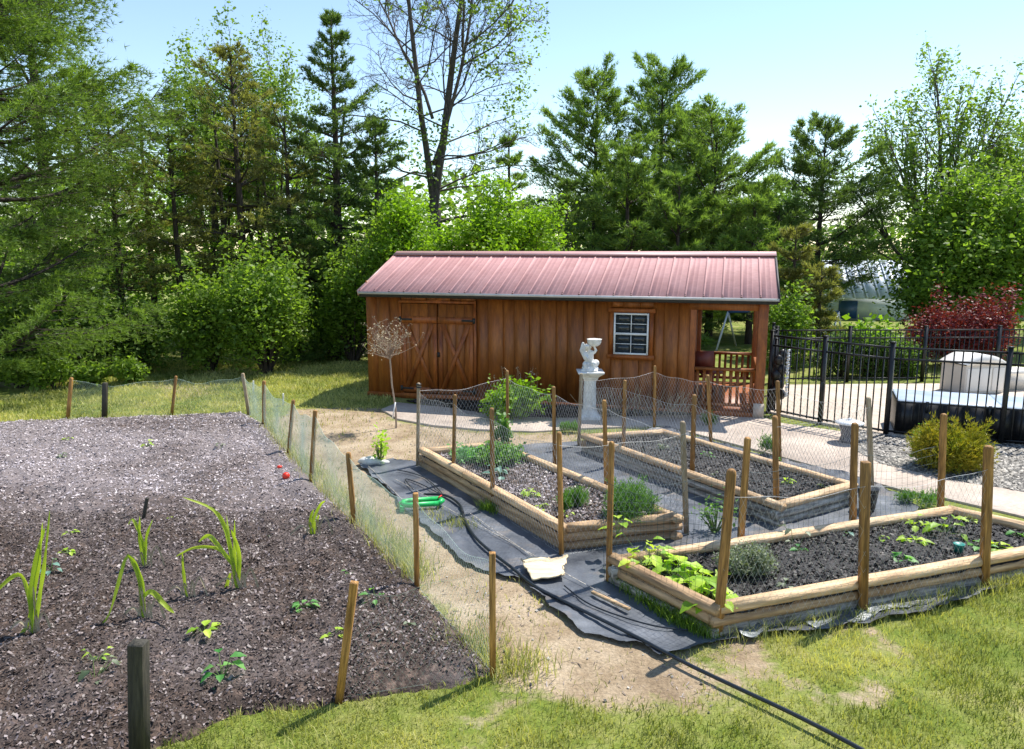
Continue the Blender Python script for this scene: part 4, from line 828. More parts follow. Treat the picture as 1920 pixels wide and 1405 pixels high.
MB().box((0, 0, .55), (9, 3, 1.1)).build('wall', M['metalwhite'], wh)
b = MB(); b.beam((0, -1.7, 1.05), (0, 0, 1.75), 9.3, .06); b.beam((0, 1.7, 1.05), (0, 0, 1.75), 9.3, .06); b.build('roof', M['roofcap'], wh)
for i in range(5): MB().box((-3.6+i*1.7, -1.51, .62), (.7, .03, .5)).build('window', M['glass'], wh)

# ------------------------------------------------------------------ vegetation builders
def tufts(P, outd, K, ln, wd, spread=1.0, up=.35, rs=None, clump=None):
    """needle tufts: K thin triangles at each point, biased outward and up"""
    n = len(P); d = rs.randn(n, K, 3)*spread*.7; d += outd[:, None]*.8; d[..., 2] += up; d /= np.linalg.norm(d, axis=2)[..., None]+1e-9
    s = rs.randn(n, K, 3); s = np.cross(d, s); s /= np.linalg.norm(s, axis=2)[..., None]+1e-9
    L = ln*(.6+.8*rs.rand(n, K, 1)); b = P[:, None]+d*0; V = np.stack([b-s*wd/2, b+s*wd/2, b+d*L], 2).reshape(-1, 3)
    F = np.arange(n*K*3).reshape(-1, 3); r = np.repeat(clump if clump is not None else rs.rand(n), K)*.6+.4*rs.rand(n*K); return V, F, r
def leaves(P, size, rs, clump=None, droop=0.0, aspect=.6):
    n = len(P); d = rs.randn(n, 3); d[:, 2] = d[:, 2]*.6-droop; d /= np.linalg.norm(d, axis=1)[:, None]; s = np.cross(d, rs.randn(n, 3)+np.array([0, 0, 1.2])); s /= np.linalg.norm(s, axis=1)[:, None]+1e-9
    L = size*(.4+1.1*rs.rand(n)**1.3)[:, None]; V = np.stack([P, P+d*L*.5+s*L*aspect/2, P+d*L, P+d*L*.5-s*L*aspect/2], 1).reshape(-1, 3)
    r = (clump if clump is not None else rs.rand(n))*.55+.45*rs.rand(n); return V, np.arange(n*4).reshape(-1, 4), r
def curve(a, d, L, n, bend, rs, wob=.06):
    p = np.array(a, float); d = np.array(d, float); d /= np.linalg.norm(d); out = [p.copy()]; st = L/(n-1)
    for i in range(n-1):
        d = d+np.array([0, 0, bend])*st+rs.randn(3)*wob; d /= np.linalg.norm(d); p = p+d*st; out.append(p.copy())
    return np.array(out)
def conifer(name, pos, H, rad, leaf, label, seed, z0=.12, nb=70, tl=.15, dens=1.0, cone=1.0, bark='bark', lean=0, el=(-.05, .75), group=None, tw=.02, K=7, gap=.0, trunk_r=None, drop=.0, wh=.55):
    rs = np.random.RandomState(seed); root = tag(empty(name, (pos[0], pos[1], 0)), label, 'tree', group)
    tr = MB(); n = 9; tt = np.linspace(0, 1, n); ax = np.column_stack([np.cumsum(rs.randn(n)*.03)*H*.03+lean*tt*H, np.cumsum(rs.randn(n)*.03)*H*.03, tt*H-.05])
    r0 = trunk_r or H*.014+.04; tr.tube(ax, r0*(1-tt*.93)+.008, 8, False); PS = []; OD = []; CL = []
    nw = max(6, int(H*(1-z0)/wh)); lob = rs.rand(12)*.5+.72
    for i in range(nb):
        wi = int(i*nw/nb); t = z0+(1-z0)*((wi+.15+.28*rs.rand())/nw)**.92; t = min(t, .985); q = (t-z0)/(1-z0)
        if gap and rs.rand() < gap: continue
        az = i*2.4+rs.rand()*.9; prof = (1-q)**(.75*cone)*(.62+.38*min(1, q*6+.35))+.07; L = rad*prof*(.5+.75*rs.rand())*lob[int(az*1.91+wi*.7) % 12]; e = el[0]+(el[1]-el[0])*q**1.3+rs.randn()*.13
        o = np.array([np.interp(t, tt, ax[:, k]) for k in range(3)]); d = np.array([math.cos(az)*math.cos(e), math.sin(az)*math.cos(e), math.sin(e)])
        c = curve(o, d, L, 7, .22-.3*drop, rs, .05); tr.tube(c, np.linspace(max(.008, r0*.28*(L/rad)), .004, 7), 3, False)
        lat = np.cross(d, [0, 0, 1]); lat /= np.linalg.norm(lat)+1e-9; nt = max(5, int((L*11+L*L*2.0)*dens)); m = 5
        s0 = np.append(.22+.78*rs.rand(nt)**.8, [1.0, .97]); nt += 2; sd = np.where(np.arange(nt) % 2, 1, -1)*1.0; sd[-2:] = 0
        org = np.array([np.interp(s0*6, np.arange(7), c[:, k]) for k in range(3)]).T; tl_ = (L*.42*np.sin(np.pi*np.clip(s0*.80+.14, 0, 1))+.06)*(.6+.7*rs.rand(nt))
        td = d[None]*(.75+.3*rs.rand(nt, 1))+lat[None]*(sd*(.75+.3*rs.rand(nt)))[:, None]+np.array([0, 0, 1])*(.10+.16*rs.randn(nt, 1)); td /= np.linalg.norm(td, axis=1)[:, None]
        u = np.linspace(.25, 1, m)[None, :, None]; base = (org[:, None]+td[:, None]*tl_[:, None, None]*u+rs.randn(nt, m, 3)*np.array([.028, .028, .02])+np.array([0, 0, -.10])*tl_[:, None, None]*u**2).reshape(-1, 3)
        PS.append(base); OD.append(np.repeat(td, m, 0)*1.1); tn = rs.randn(nt)*.17
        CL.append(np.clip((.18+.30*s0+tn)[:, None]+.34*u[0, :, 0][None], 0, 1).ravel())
        if L > 1.0:
            for q in range(0, nt, 3): tr.tube(np.array([org[q], org[q]+td[q]*tl_[q]*.8]), [.007, .003], 3, False)
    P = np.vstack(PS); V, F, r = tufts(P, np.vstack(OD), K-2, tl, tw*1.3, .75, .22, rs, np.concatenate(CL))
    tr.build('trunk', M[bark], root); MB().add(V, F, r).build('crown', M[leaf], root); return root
def skeleton(H, spread, rs, levels=5, fork=.3, trunk_r=.12, nchild=(3, 4, 4, 3, 3), up=.25, ang=.75, first=.28, shrink=.62, lead=True, vase=0):
    segs = []; tips = []
    if vase:
        c = curve((0, 0, -.05), (.02, 0, 1), H*.42, 6, 0, rs, .03); segs.append((c, np.linspace(trunk_r, trunk_r*.6, 6), 8)); nvs = vase
    def grow(a, d, L, r, lv):
        n = 6 if lv < 2 else (4 if lv < 3 else 3); c = curve(a, d, L, n, up*(.5 if lv else 0), rs, .05+.03*lv); segs.append((c, np.linspace(r, r*(.45 if lv else .35), n), 7 if lv == 0 else (5 if lv == 1 else 3)))
        if lv >= levels: tips.append(c[-1]); tips.append(c[n//2]); return
        k = nchild[min(lv, len(nchild)-1)]
        for i in range(k):
            t = (first if lv == 0 else .25)+(1-(first if lv == 0 else .25))*((i+.5*rs.rand()+.3)/k); t = min(t, .98); j = t*(n-1); o = np.array([np.interp(j, np.arange(n), c[:, q]) for q in range(3)])
            dd = c[min(int(j)+1, n-1)]-c[int(min(j, n-2))]; dd /= np.linalg.norm(dd)+1e-9; ph = i*2.4+rs.rand()*1.5; s1 = np.cross(dd, [.3, .1, 1]); s1 /= np.linalg.norm(s1)+1e-9; s2 = np.cross(dd, s1)
            a_ = ang*(.7+.5*rs.rand()); nd = dd*math.cos(a_)+(s1*math.cos(ph)+s2*math.sin(ph))*math.sin(a_)*spread; nl = L*shrink*(1.15-.5*t)*(.75+.5*rs.rand()); grow(o, nd, nl, r*.48*(1.1-.4*t), lv+1)
        tips.append(c[-1])
        if lv < 3: grow(c[-1], c[-1]-c[-2]+rs.randn(3)*.02, L*shrink*.8, r*.42, lv+1)
    if vase:
        for i in range(nvs):
            j = 2.2+2.8*i/(nvs-1); o = np.array([np.interp(j, np.arange(6), c[:, q]) for q in range(3)]); az = i*2.4+rs.rand()*.5; e = 1.25-.75*((nvs-1-i)/nvs)*1.0-.12*rs.rand()
            if i == nvs-1: e = 1.5
            grow(o, (math.cos(az)*math.cos(e), math.sin(az)*math.cos(e), math.sin(e)), H*(.36+.16*rs.rand()), trunk_r*.42, 1)
    else: grow((0, 0, -.05), (0.02, 0, 1), H*.55, trunk_r, 0)
    return segs, np.array(tips)
def broadleaf(name, pos, H, leaf, label, seed, nl=16000, ls=.11, bark='bark', spread=1.0, levels=4, trunk_r=.13, clump_r=.28, group=None, nchild=(5, 4, 4, 3), first=.22, scxy=1.0, minz=0, up=.25, shrink=.62, ang=.75, rad=None, vase=0):
    rs = np.random.RandomState(seed); segs, tips = skeleton(H, spread, rs, levels, trunk_r=trunk_r, nchild=nchild, first=first, up=up, shrink=shrink, ang=ang, vase=vase)
    zz = tips[:, 2].max(); k = H/zz; rr = np.percentile(np.hypot(tips[:, 0], tips[:, 1]), 96); kx = scxy*k if rad is None else rad/rr; sc = np.array([kx, kx, k])
    root = tag(empty(name, (pos[0], pos[1], 0)), label, 'tree', group); tr = MB()
    for c, r, n in segs: tr.tube(c*sc, r, n, False)
    tr.build('trunk', M[bark], root)
    if nl:
        tips = tips*sc; i = rs.randint(0, len(tips), nl); P = tips[i]+rs.randn(nl, 3)*clump_r*np.array([1, 1, .7])*(.4+rs.rand(nl, 1)); P = P[P[:, 2] > minz]
        cl = np.clip(.5+.18*rs.randn(len(tips)), 0, 1); j = i[:len(P)]; V, F, r = leaves(P, ls, rs, cl[j]); MB().add(V, F, r).build('crown', M[leaf], root)
    return root
def shrub(name, pos, size, leaf, label, seed, n=9000, ls=.09, cat='shrub', group=None, needle=False, lobes=9, z=0.0, stems=True, hollow=.55, stemmat='bark', sparse=0):
    rs = np.random.RandomState(seed); sx, sy, sz = size; root = tag(empty(name, (pos[0], pos[1], z)), label, cat, group); C_ = []
    for k in range(lobes):
        a = rs.rand()*6.283; q = rs.rand()**.5*.62; C_.append((q*math.cos(a), q*math.sin(a), .32+.42*rs.rand()*(1-q*.6), .26+.2*rs.rand()))
    C_ = np.array(C_); i = rs.randint(0, lobes, n); d = rs.randn(n, 3); d /= np.linalg.norm(d, axis=1)[:, None]; q = (hollow+(1.12-hollow)*rs.rand(n))[:, None]; P = C_[i, :3]+d*q*C_[i, 3:4]*np.array([1, 1, .95])
    ns = n//7; sh = rs.randint(0, 26, ns); sa = np.random.RandomState(seed+1).rand(26, 4); tt = rs.rand(ns)
    P[:ns] = np.column_stack([(sa[sh, 0]-.5)*1.1+(sa[sh, 2]-.5)*.5*tt, (sa[sh, 1]-.5)*.9, .45+tt*(.35+.45*sa[sh, 3])])+rs.randn(ns, 3)*.03
    P += .05*rs.randn(n, 3); P = P*np.array([sx, sy, sz]); P = P[P[:, 2] > .01]; out = P/np.array([sx, sy, sz]); out[:, 2] -= .3; cl = np.clip(.35+.5*out[:, 2]+.12*rs.randn(len(P)), 0, 1)*0+np.clip(.5+.25*np.sin(i[:len(P)]*3.1)+.1*rs.randn(len(P)), 0, 1)
    if needle: V, F, r = tufts(P, out*1.5, 3, ls, ls*.22, 1, .5, rs, cl)
    else: V, F, r = leaves(P, ls, rs, cl)
    if stems:
        b = MB()
        for k in range(lobes*2):
            c = C_[k % lobes, :3]*np.array([sx, sy, sz])+rs.randn(3)*.1*np.array([sx, sy, sz])*.6; b.tube(np.array([(c[0]*.1, c[1]*.1, -.02), (c[0]*.55, c[1]*.55, c[2]*.55), c]), [.012*sz+.006, .008*sz+.004, .004], 4, False)
        b.build('stems', M[stemmat], root)
    MB().add(V, F, r).build('foliage', M[leaf], root); return root
def at(px, Y): return (D(px, 600, Y)[0], Y)
def top(px, py, Y): return D(px, py, Y)[1]

# ------------------------------------------------------------------ trees on the left
gL = 'trees of the wood left of the shed'; gR = 'trees behind the shed and lawn'
conifer('pine_tree', (-10.7, 14.9), 13.5, 3.9, 'lf_pinelight', 'large pale green pine with long level boughs at the left edge', 11, z0=.03, nb=150, tl=.115, dens=1.9, cone=.6, el=(-.10, .34), tw=.0125, K=9, wh=.9)
conifer('pine_tree', at(110, 20), 12, 2.2, 'lf_pine', 'dark pine standing behind the large left edge pine', 12, z0=.1, nb=70, dens=1.0, cone=.6, tl=.17)
conifer('larch_tree', at(232, 19.5), top(232, 205, 19.5), 1.5, 'lf_brown', 'brownish thin conifer nearest the large left edge pine', 13, z0=.26, nb=60, dens=.75, cone=.7, tl=.11)
conifer('larch_tree', at(342, 19), top(342, 205, 19), 1.25, 'lf_brown', 'brownish conifer with a bare dark lower trunk', 14, z0=.34, nb=60, dens=.9, cone=.6, tl=.11, trunk_r=.11)
conifer('larch_tree', at(463, 19.5), top(463, 90, 19.5), 1.5, 'lf_brown', 'tall sparse brownish conifer right of the bare trunked one', 15, z0=.3, nb=75, dens=.7, cone=.65, tl=.11, trunk_r=.15)
conifer('larch_tree', at(553, 20), top(553, 215, 20), 1.5, 'lf_brown', 'shorter thin brownish conifer just left of the dark spruce', 16, z0=.3, nb=55, dens=.6, cone=.5, tl=.11, gap=.1)
for k, (px, Yt, tp, rd, sd) in enumerate([(420, 23.5, 45, 1.9, 21), (520, 24, 22, 2.2, 22)]):
    broadleaf('leafy_tree', at(px, Yt), top(px, tp, Yt), 'lf_light', ['tall light green leafy tree with sparse top, left one of the pair', 'tall light green leafy tree close to the dark spruce, right one of the pair'][k], sd, nl=22000, ls=.105, bark='barkgrey', rad=rd, clump_r=.15, spread=.9, vase=9)
conifer('spruce_tree', at(640, 20.5), top(640, 22, 20.5), 2.1, 'lf_spruce', 'tall dark narrow spruce left of the half bare tree', 17, z0=.08, nb=130, dens=1.15, cone=1.0, tl=.12, el=(-.2, .9))
conifer('spruce_tree', at(712, 20.5), top(712, 225, 20.5), 1.5, 'lf_spruce', 'shorter dark spruce beside the tall narrow one', 18, z0=.1, nb=90, dens=1.1, cone=.9, tl=.12)
conifer('spruce_tree', at(585, 19.5), top(585, 420, 19.5), 1.2, 'lf_spruce', 'low dark spruce at the foot of the tall narrow one', 19, z0=.02, nb=60, dens=1.2, cone=.6, tl=.12)
# low limb that curves up from the sparse conifer
rs = np.random.RandomState(5)
# ------------------------------------------------------------------ half bare tree
rs = np.random.RandomState(31); pos = at(822, 24); Hb = 14.6
bt = tag(empty('bare_tree', (pos[0], pos[1], 0)), 'tall half bare tree with dark twisting limbs and a few green tufts', 'tree')
tr = MB(); tipsB = []
def limb(a, d, L, r, lv, bend):
    n = 7 if lv < 2 else 5; c = curve(a, d, L, n, bend, rs, .07+.04*lv); tr.tube(c, np.linspace(r, max(.0035, r*.4), n), [9, 6, 4, 3, 3, 3][lv], False)
    if lv >= 5: return
    k = [0, 9, 8, 5, 2][lv]
    for i in range(k):
        t = .18+.82*(i+rs.rand())/k; t = min(t, .99); j = t*(n-1); o = np.array([np.interp(j, np.arange(n), c[:, q]) for q in range(3)]); dd = c[min(int(j)+1, n-1)]-c[int(min(j, n-2))]; dd /= np.linalg.norm(dd)
        s1 = np.cross(dd, rs.randn(3)); s1 /= np.linalg.norm(s1); a_ = .5+.5*rs.rand(); limb(o, dd*math.cos(a_)+s1*math.sin(a_), L*(.50 if lv < 3 else .45)*(1.15-.5*t)*(.7+.5*rs.rand()), max(.0055, r*.42), lv+1, bend*.6+.05)
    tipsB.append(c[-1])
stem1 = curve((0, 0, -.05), (-.005, 0, 1), 4.2, 5, 0, rs, .01); tr.tube(stem1, np.linspace(.27, .20, 5), 12, False); o = stem1[-1]
leaders = [((-.07, .0, 1), 8.6, .115), ((.10, .05, 1), 9.2, .14), ((.55, -.05, 1), 7.2, .075), ((-.45, .2, 1), 6.0, .06)]
for d, L, r in leaders[:2]: 
    c = curve(o-np.array([0, 0, .15]), d, L, 10, .0, rs, .035); tr.tube(c, np.linspace(r, .03, 10), 8, False)
    for i in range(17):
        t = .06+.9*i/17; j = t*9; q = np.array([np.interp(j, np.arange(10), c[:, k]) for k in range(3)]); az = i*2.4+rs.rand(); e = .12+.75*t
        limb(q, (math.cos(az)*math.cos(e), math.sin(az)*math.cos(e)*.7, math.sin(e)), (3.4-1.5*t)*(.8+.4*rs.rand()), .034-.017*t, 2, .12 if t > .3 else -.02)
for d, L, r in leaders[2:]: limb(o+np.array([0, 0, 1.2 if d[0] > 0 else 2.6]), d, L*.78, r, 1, .12)
limb(np.array([0, 0, 3.6]), (1, -.1, .22), 2.5, .06, 2, .0); limb(np.array([0, 0, 3.3]), (-1, -.1, .35), 2.6, .055, 2, -.12)
tr.build('trunk', M['barkgrey'], bt); T_ = np.array(tipsB); cc = T_[rs.randint(0, len(T_), 46)]; cc = np.vstack([cc, np.column_stack([rs.uniform(1.4, 3.2, 22), rs.uniform(-1, 1, 22), rs.uniform(6.2, 10, 22)]), np.column_stack([rs.uniform(-2, .6, 14), rs.uniform(-.6, .4, 14), rs.uniform(5.0, 7, 14)])])
nn_ = 60; P = (cc[:, None]+rs.randn(len(cc), nn_, 3)*.19).reshape(-1, 3); V, F, r = leaves(P, .12, rs); MB().add(V, F, r).build('leaf_tufts', M['lf_light'], bt)

# ------------------------------------------------------------------ behind the shed
for k, (px, Yt, tp, rd, n_, lf, lb) in enumerate([
    (700, 18.6, 372, 1.15, 8000, 'lf_mid', 'mid green leafy tree at the left end of the shed'),
    (782, 18.2, 350, 1.2, 10000, 'lf_lime', 'lime green leafy tree left of the half bare trunk'),
    (868, 18.0, 385, 1.1, 10000, 'lf_lime', 'lime green leafy tree just right of the half bare trunk'),
    (955, 17.8, 330, 1.25, 13000, 'lf_lime', 'brightest lime green leafy tree above the middle of the roof'),
    (1010, 19.0, 420, .9, 6000, 'lf_mid', 'small mid green tree at the right edge of the brightest lime one')]):
    broadleaf('leafy_tree', at(px, Yt), top(px, tp, Yt), lf, lb, 40+k, nl=int(n_*1.3), ls=.09, rad=rd, clump_r=.2, spread=1.0, first=.12, trunk_r=.08, levels=3, nchild=(8, 5, 4))
P_ = [(955, 22.5, 245, 1.0, .9, 51, 'lf_pine', 'small pine peeking above the brightest lime tree'),
      (1112, 25, 158, 2.35, .48, 52, 'lf_pine', 'ragged pine left of the tallest one behind the shed'),
      (1228, 26, 138, 2.6, .5, 53, 'lf_pine', 'tallest pine behind the shed with upswept open top'),
      (1172, 22.5, 275, 1.9, .55, 54, 'lf_pine', 'lower pine between the two tall ones behind the shed'),
      (1330, 24, 238, 2.2, .45, 55, 'lf_pine', 'bushy dark pine right of the tallest one behind the shed'),
      (1405, 22, 345, 1.45, .5, 56, 'lf_pine', 'low dense pine above the right end of the roof'),
      (1265, 22, 330, 1.5, .6, 57, 'lf_pine', 'low pine close behind the middle of the roof'),
      (1292, 25.5, 225, 2.0, .5, 64, 'lf_pine', 'pine between the tallest one and the bushy one behind the shed'),
      (1450, 23.5, 385, 1.4, .55, 65, 'lf_spruce', 'low dark pine over the porch roof end'),
      (1062, 22, 330, 1.2, .7, 58, 'lf_spruce', 'low dark conifer beside the ragged pine'),
      (1525, 24.5, 233, 2.4, .8, 59, 'lf_spruce', 'lone conical pine right of the shed with sky round it')]
for px, Yt, tp, rd, cn, sd, lf, lb in P_:
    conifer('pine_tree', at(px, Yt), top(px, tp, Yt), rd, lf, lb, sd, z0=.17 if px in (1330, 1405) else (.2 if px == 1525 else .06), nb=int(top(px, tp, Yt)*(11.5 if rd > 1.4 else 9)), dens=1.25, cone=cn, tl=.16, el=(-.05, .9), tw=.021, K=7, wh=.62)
conifer('cedar_tree', at(1483, 19.5), top(1483, 425, 19.5), .75, 'lf_brown', 'brownish small conifer at the right end of the roof', 61, z0=.1, nb=50, dens=2.2, cone=.5, tl=.12)
conifer('cedar_tree', at(1535, 18.6), top(1535, 500, 18.6), .62, 'lf_brown', 'shorter brownish conifer left of the swing set leg', 62, z0=.1, nb=40, dens=2.5, cone=.4, tl=.12)
# ------------------------------------------------------------------ right side
broadleaf('leafy_tree', at(1742, 24.5), top(1742, 70, 24.5), 'lf_light', 'large airy leafy tree on the right, tallest there', 71, nl=21000, ls=.115, bark='barkgrey', rad=2.9, clump_r=.12, spread=.8, trunk_r=.2, nchild=(7, 6, 4, 3), ang=.6, vase=12)
broadleaf('leafy_tree', at(1895, 25), top(1895, 190, 25), 'lf_light', 'airy leafy tree cut by the right edge of the picture', 72, nl=20000, ls=.12, rad=1.9, clump_r=.17, trunk_r=.14, vase=9)
for k, (px, Yt, tp, rd, n_, lf, lb) in enumerate([
    (1770, 21.5, 305, 2.1, 15000, 'lf_mid', 'dense leafy tree below the large airy one'),
    (1885, 21.0, 345, 1.8, 18000, 'lf_mid', 'dense leafy tree behind the crimson bush at the right edge'),
    (1745, 22.5, 400, 1.1, 12000, 'lf_dark', 'dark low leafy tree with drooping boughs by the pale building'),
    (1655, 35.0, 470, 1.5, 7000, 'lf_mid', 'small leafy tree behind the pale building')]):
    broadleaf('leafy_tree', at(px, Yt), top(px, tp, Yt), lf, lb, 80+k, nl=n_, ls=.14, rad=rd, clump_r=.33, first=.1, trunk_r=.12, levels=3, nchild=(9, 6, 4), ang=.9)
# shrubs of the wood edge
for k, (px, Yt, sz_, lf, n_, lb) in enumerate([
    (40, 15.6, (1.5, 1.2, 1.8), 'lf_dark', 9000, 'dark shrub under the large left edge pine'),
    (150, 16.6, (1.5, 1.1, 1.9), 'lf_dark', 9000, 'green shrub left of the brightest shrubs at the wood edge'),
    (262, 17.2, (1.1, 1.0, 1.5), 'lf_dark', 7000, 'green shrub between the pine and the big rounded shrub'),
    (392, 17.0, (1.1, 1.0, 2.2), 'lf_mid', 10000, 'rounded green shrub, left half of the big clump before the wood'),
    (495, 16.8, (1.45, 1.2, 2.8), 'lf_mid', 15000, 'rounded green shrub, right half of the big clump before the wood'),
    (660, 18.6, (1.1, .9, 2.4), 'lf_mid', 8000, 'green shrub close to the left end of the shed'),
    (625, 19.0, (.9, .9, 1.8), 'lf_dark', 6000, 'dark shrub in the gap left of the shed')]):
    shrub('shrub', at(px, Yt), sz_, lf, lb, 100+k, n=n_, ls=.10, group='shrubs along the wood edge', lobes=17, hollow=.35)
for k, (px, Yt, sz_) in enumerate([(95, 14.8, (.6, .5, .7)), (225, 15.4, (.5, .4, .55)), (20, 14.9, (.7, .5, .6)), (170, 15.2, (.5, .4, .45))]):
    shrub('leafy_weed', at(px, Yt), sz_, 'lf_mid', ['leafy weed clump behind the leftmost wooden stake', 'leafy weed clump behind the dark far post', 'leafy weed clump at the left picture edge', 'leafy weed clump between the leftmost stake and the dark post'][k], 120+k, n=1500, ls=.09, cat='weed clump', lobes=7)
# far woods as one mass, with trunks that show through
def woods(n, x0, x1, y0, y1, zt, leaf, seed, ls=.26):
    rs = np.random.RandomState(seed); x = rs.uniform(x0, x1, n); y = rs.uniform(y0, y1, n); h = zt*(.55+.75*fbm(x, y*0, .22, 3)); z = rs.rand(n)**.8*h; P = np.column_stack([x, y, z])
    cl = np.clip(.5+1.2*(fbm(x+z*.7, z, .8, 3)-.5), 0, 1); V, F, r = leaves(P, ls, rs, cl); MB().add(V, F, r).build('distant_woods', M[leaf], kind='stuff')
woods(28000, -26, -1, 25, 33, 6.2, 'lf_mid', 130); woods(19000, -1, 13, 31, 36, 5.0, 'lf_dark', 131); woods(20000, 15, 40, 34, 42, 4.6, 'lf_dark', 132, .3); woods(8000, 11, 15, 38, 42, 3.0, 'lf_mid', 133, .3)
woods(12000, -16, -4.5, 20.5, 24, 3.4, 'lf_mid', 134, .15)
gT = 'thin bare trees inside the wood'
for k, (px, Yt, h) in enumerate([(170, 22, 7), (290, 21, 6.5), (400, 22, 7), (432, 21.5, 6), (500, 22.5, 7), (520, 21, 5), (610, 22.5, 7)]):
    rs = np.random.RandomState(140+k); x, y = at(px, Yt); c = curve((0, 0, -.05), (rs.randn()*.04, 0, 1), h, 7, 0, rs, .03); b = MB().tube(c, np.linspace(.1, .03, 7), 6, False)
    for i in range(9): q = c[2+i % 4]; a = rs.rand()*6.28; b.tube(curve(q, (math.cos(a), math.sin(a), .15), .9, 4, -.2, rs), [.018, .012, .008, .004], 3, False)
    root = tag(empty('dead_tree', (x, y, 0)), ['thin bare tree in the wood nearest the large left edge pine', 'thin bare tree between the two leftmost brownish conifers', 'thin bare tree right of the bare trunked brownish conifer', 'shortish thin bare tree left of the tall sparse brownish conifer', 'thin bare tree right of the tall sparse brownish conifer', 'shortest thin bare tree in the wood behind the big rounded clump', 'thin bare tree close to the tall narrow spruce'][k], 'tree', gT); b.build('trunk', M['bark'], root)
# crimson bush, dark hedge, lawn greens behind the fence
x, y = at(1812, 17.6); shrub('crimson_bush', (x, y), (1.55, 1.0, 1.6), 'lf_red', 'large crimson leaved bush behind the far fence', 150, n=14000, ls=.075, cat='bush', lobes=14)
for k, (px, Yt, sz_) in enumerate([(1585, 16.3, (.75, .5, 1.0)), (1635, 16.4, (.7, .5, 1.05)), (1700, 16.3, (.6, .4, .8))]):
    shrub('dark_hedge', at(px, Yt), sz_, 'lf_dark', ['dark bush behind the fence, left of three', 'dark bush behind the fence, middle of three', 'dark bush behind the fence, right of three nearest the deck box'][k], 153+k, n=5000, ls=.07, cat='bush', lobes=9)
shrub('broad_leaf_clump', at(1640, 17.2), (.8, .5, 1.1), 'lf_lime', 'bright lime leafy clump showing over the far fence', 157, n=1500, ls=.16, cat='plant', lobes=7)
shrub('leafy_bush', at(1470, 17.5), (.8, .6, 1.8), 'lf_mid', 'green bush right behind the porch corner', 158, n=6000, ls=.09, cat='bush')

# ------------------------------------------------------------------ garden plants
x, y = G(968, 786); shrub('peony_bush', (x, y-.02), (.72, .42, .62), 'lf_lime', 'bushy lime green plant at the foot of the shed wall', 160, n=2600, ls=.075, cat='plant', z=.02, stemmat='stem', lobes=10)
b = MB(); rs = np.random.RandomState(3)
for k in range(16):
    a = (rs.uniform(-.35, .5), rs.uniform(-.1, .15), 0); c = curve(a, (rs.randn()*.12, rs.randn()*.1, 1), rs.uniform(.5, .82), 5, 0, rs, .05); b.tube(c, [.006, .005, .004, .003, .003], 3, False)
    V, F, r = leaves(c[-1]+rs.randn(7, 3)*.02, .03, rs); b.add(V, F, r)
x, y = G(962, 778); o = b.build('dry_stalks', M['drystalk'], loc=(x, y, .02)); tag(o, 'dry seed stalks rising above the lime green plant by the shed', 'plant')
b = MB()
for k in range(120):
    a = (rs.uniform(-.95, .95), rs.uniform(-.12, .12), 0); c = curve(a, (rs.randn()*.5, rs.randn()*.2, 1), rs.uniform(.25, .62), 5, -.2, rs, .18); b.tube(c, .0035, 3, False)
x, y = G(1210, 786); o = b.build('dry_stalks', M['drystalk'], loc=(x, y, .02)); tag(o, 'tangle of dry brush between the pedestal and the porch', 'plant')
x, y = G(1775, 884); shrub('golden_bush', (x, y), (.55, .42, .56), 'lf_gold', 'rounded golden green bush on the gravel', 162, n=9000, ls=.05, cat='bush', needle=True, lobes=12, z=.01, hollow=.5)
shrub('leafy_weed', G(1722, 872), (.22, .18, .5), 'lf_bean', 'thin leafy weed left of the golden bush', 163, n=240, ls=.06, cat='weed clump', lobes=5, stemmat='stem')
# straw, twigs and litter lying on the sand and lawn
scatter(2600, SAND, lambda x, y: gz(x, y)+.007, .004, M['chippale'], 'litter', .3, lambda x, y: .35+0*x, long=3.2)
scatter(700, SAND, lambda x, y: gz(x, y)+.008, .008, M['pebble'], 'small_stones', .4, stones=True)
sc_ = MB()
for i in range(26): sc_.box((UL+i*pw+.02, EV+.03, EZ+.034), (.016, .016, .012)); sc_.box((UL+i*pw+.02, RV-.2, RZ-.045), (.014, .014, .012))
part(sc_, 'roof_screws', M['iron'], kind='stuff')
# small grafted tree with a twiggy crown
x, y = G(743, 803); gt = tag(empty('grafted_tree', (x, y, 0)), 'small leaning bare topped tree with a twiggy crown before the barn doors', 'tree')
ax, az = D(731, 668, y); rs = np.random.RandomState(8); b = MB(); tr_ = np.array([(0, 0, -.03), (0.0, 0, .3), (-.05, 0, .7), (ax-x, 0, az)]); b.tube(tr_, [.016, .014, .013, .013], 7, False); b.build('trunk', M['twig'], gt)
tw = MB(); hd = []; Q = tr_[-1]
for k in range(34):
    a = rs.rand()*6.28; e = rs.uniform(.15, 1.3); c = curve(Q-np.array([0, 0, rs.rand()*.06]), (math.cos(a)*math.cos(e), math.sin(a)*math.cos(e), math.sin(e)), rs.uniform(.3, .62), 5, .6, rs, .14); tw.tube(c, [.007, .005, .004, .003, .002], 3, False); hd.append(c[-1])
    for q in range(4): c2 = curve(c[1+q % 4], (rs.randn(), rs.randn(), .8), rs.uniform(.12, .28), 4, .3, rs, .15); tw.tube(c2, .0022, 3, False); hd.append(c2[-1])
tw.build('twigs', M['twig'], gt); h = np.array(hd); P = (h[:, None]+rs.randn(len(h), 5, 3)*.02).reshape(-1, 3); V, F, r = leaves(P, .028, rs); MB().add(V, F, r).build('dry_heads', M['drystalk'], gt)
x2, y2 = G(752, 772); tag(MB().tube([(x-.0, y-.02, .42), (x2+.05, y-.03, .16)], .011, 7).build('white_prop', M['white']), 'short white tie strip hanging from the leaning twiggy tree', 'strip')
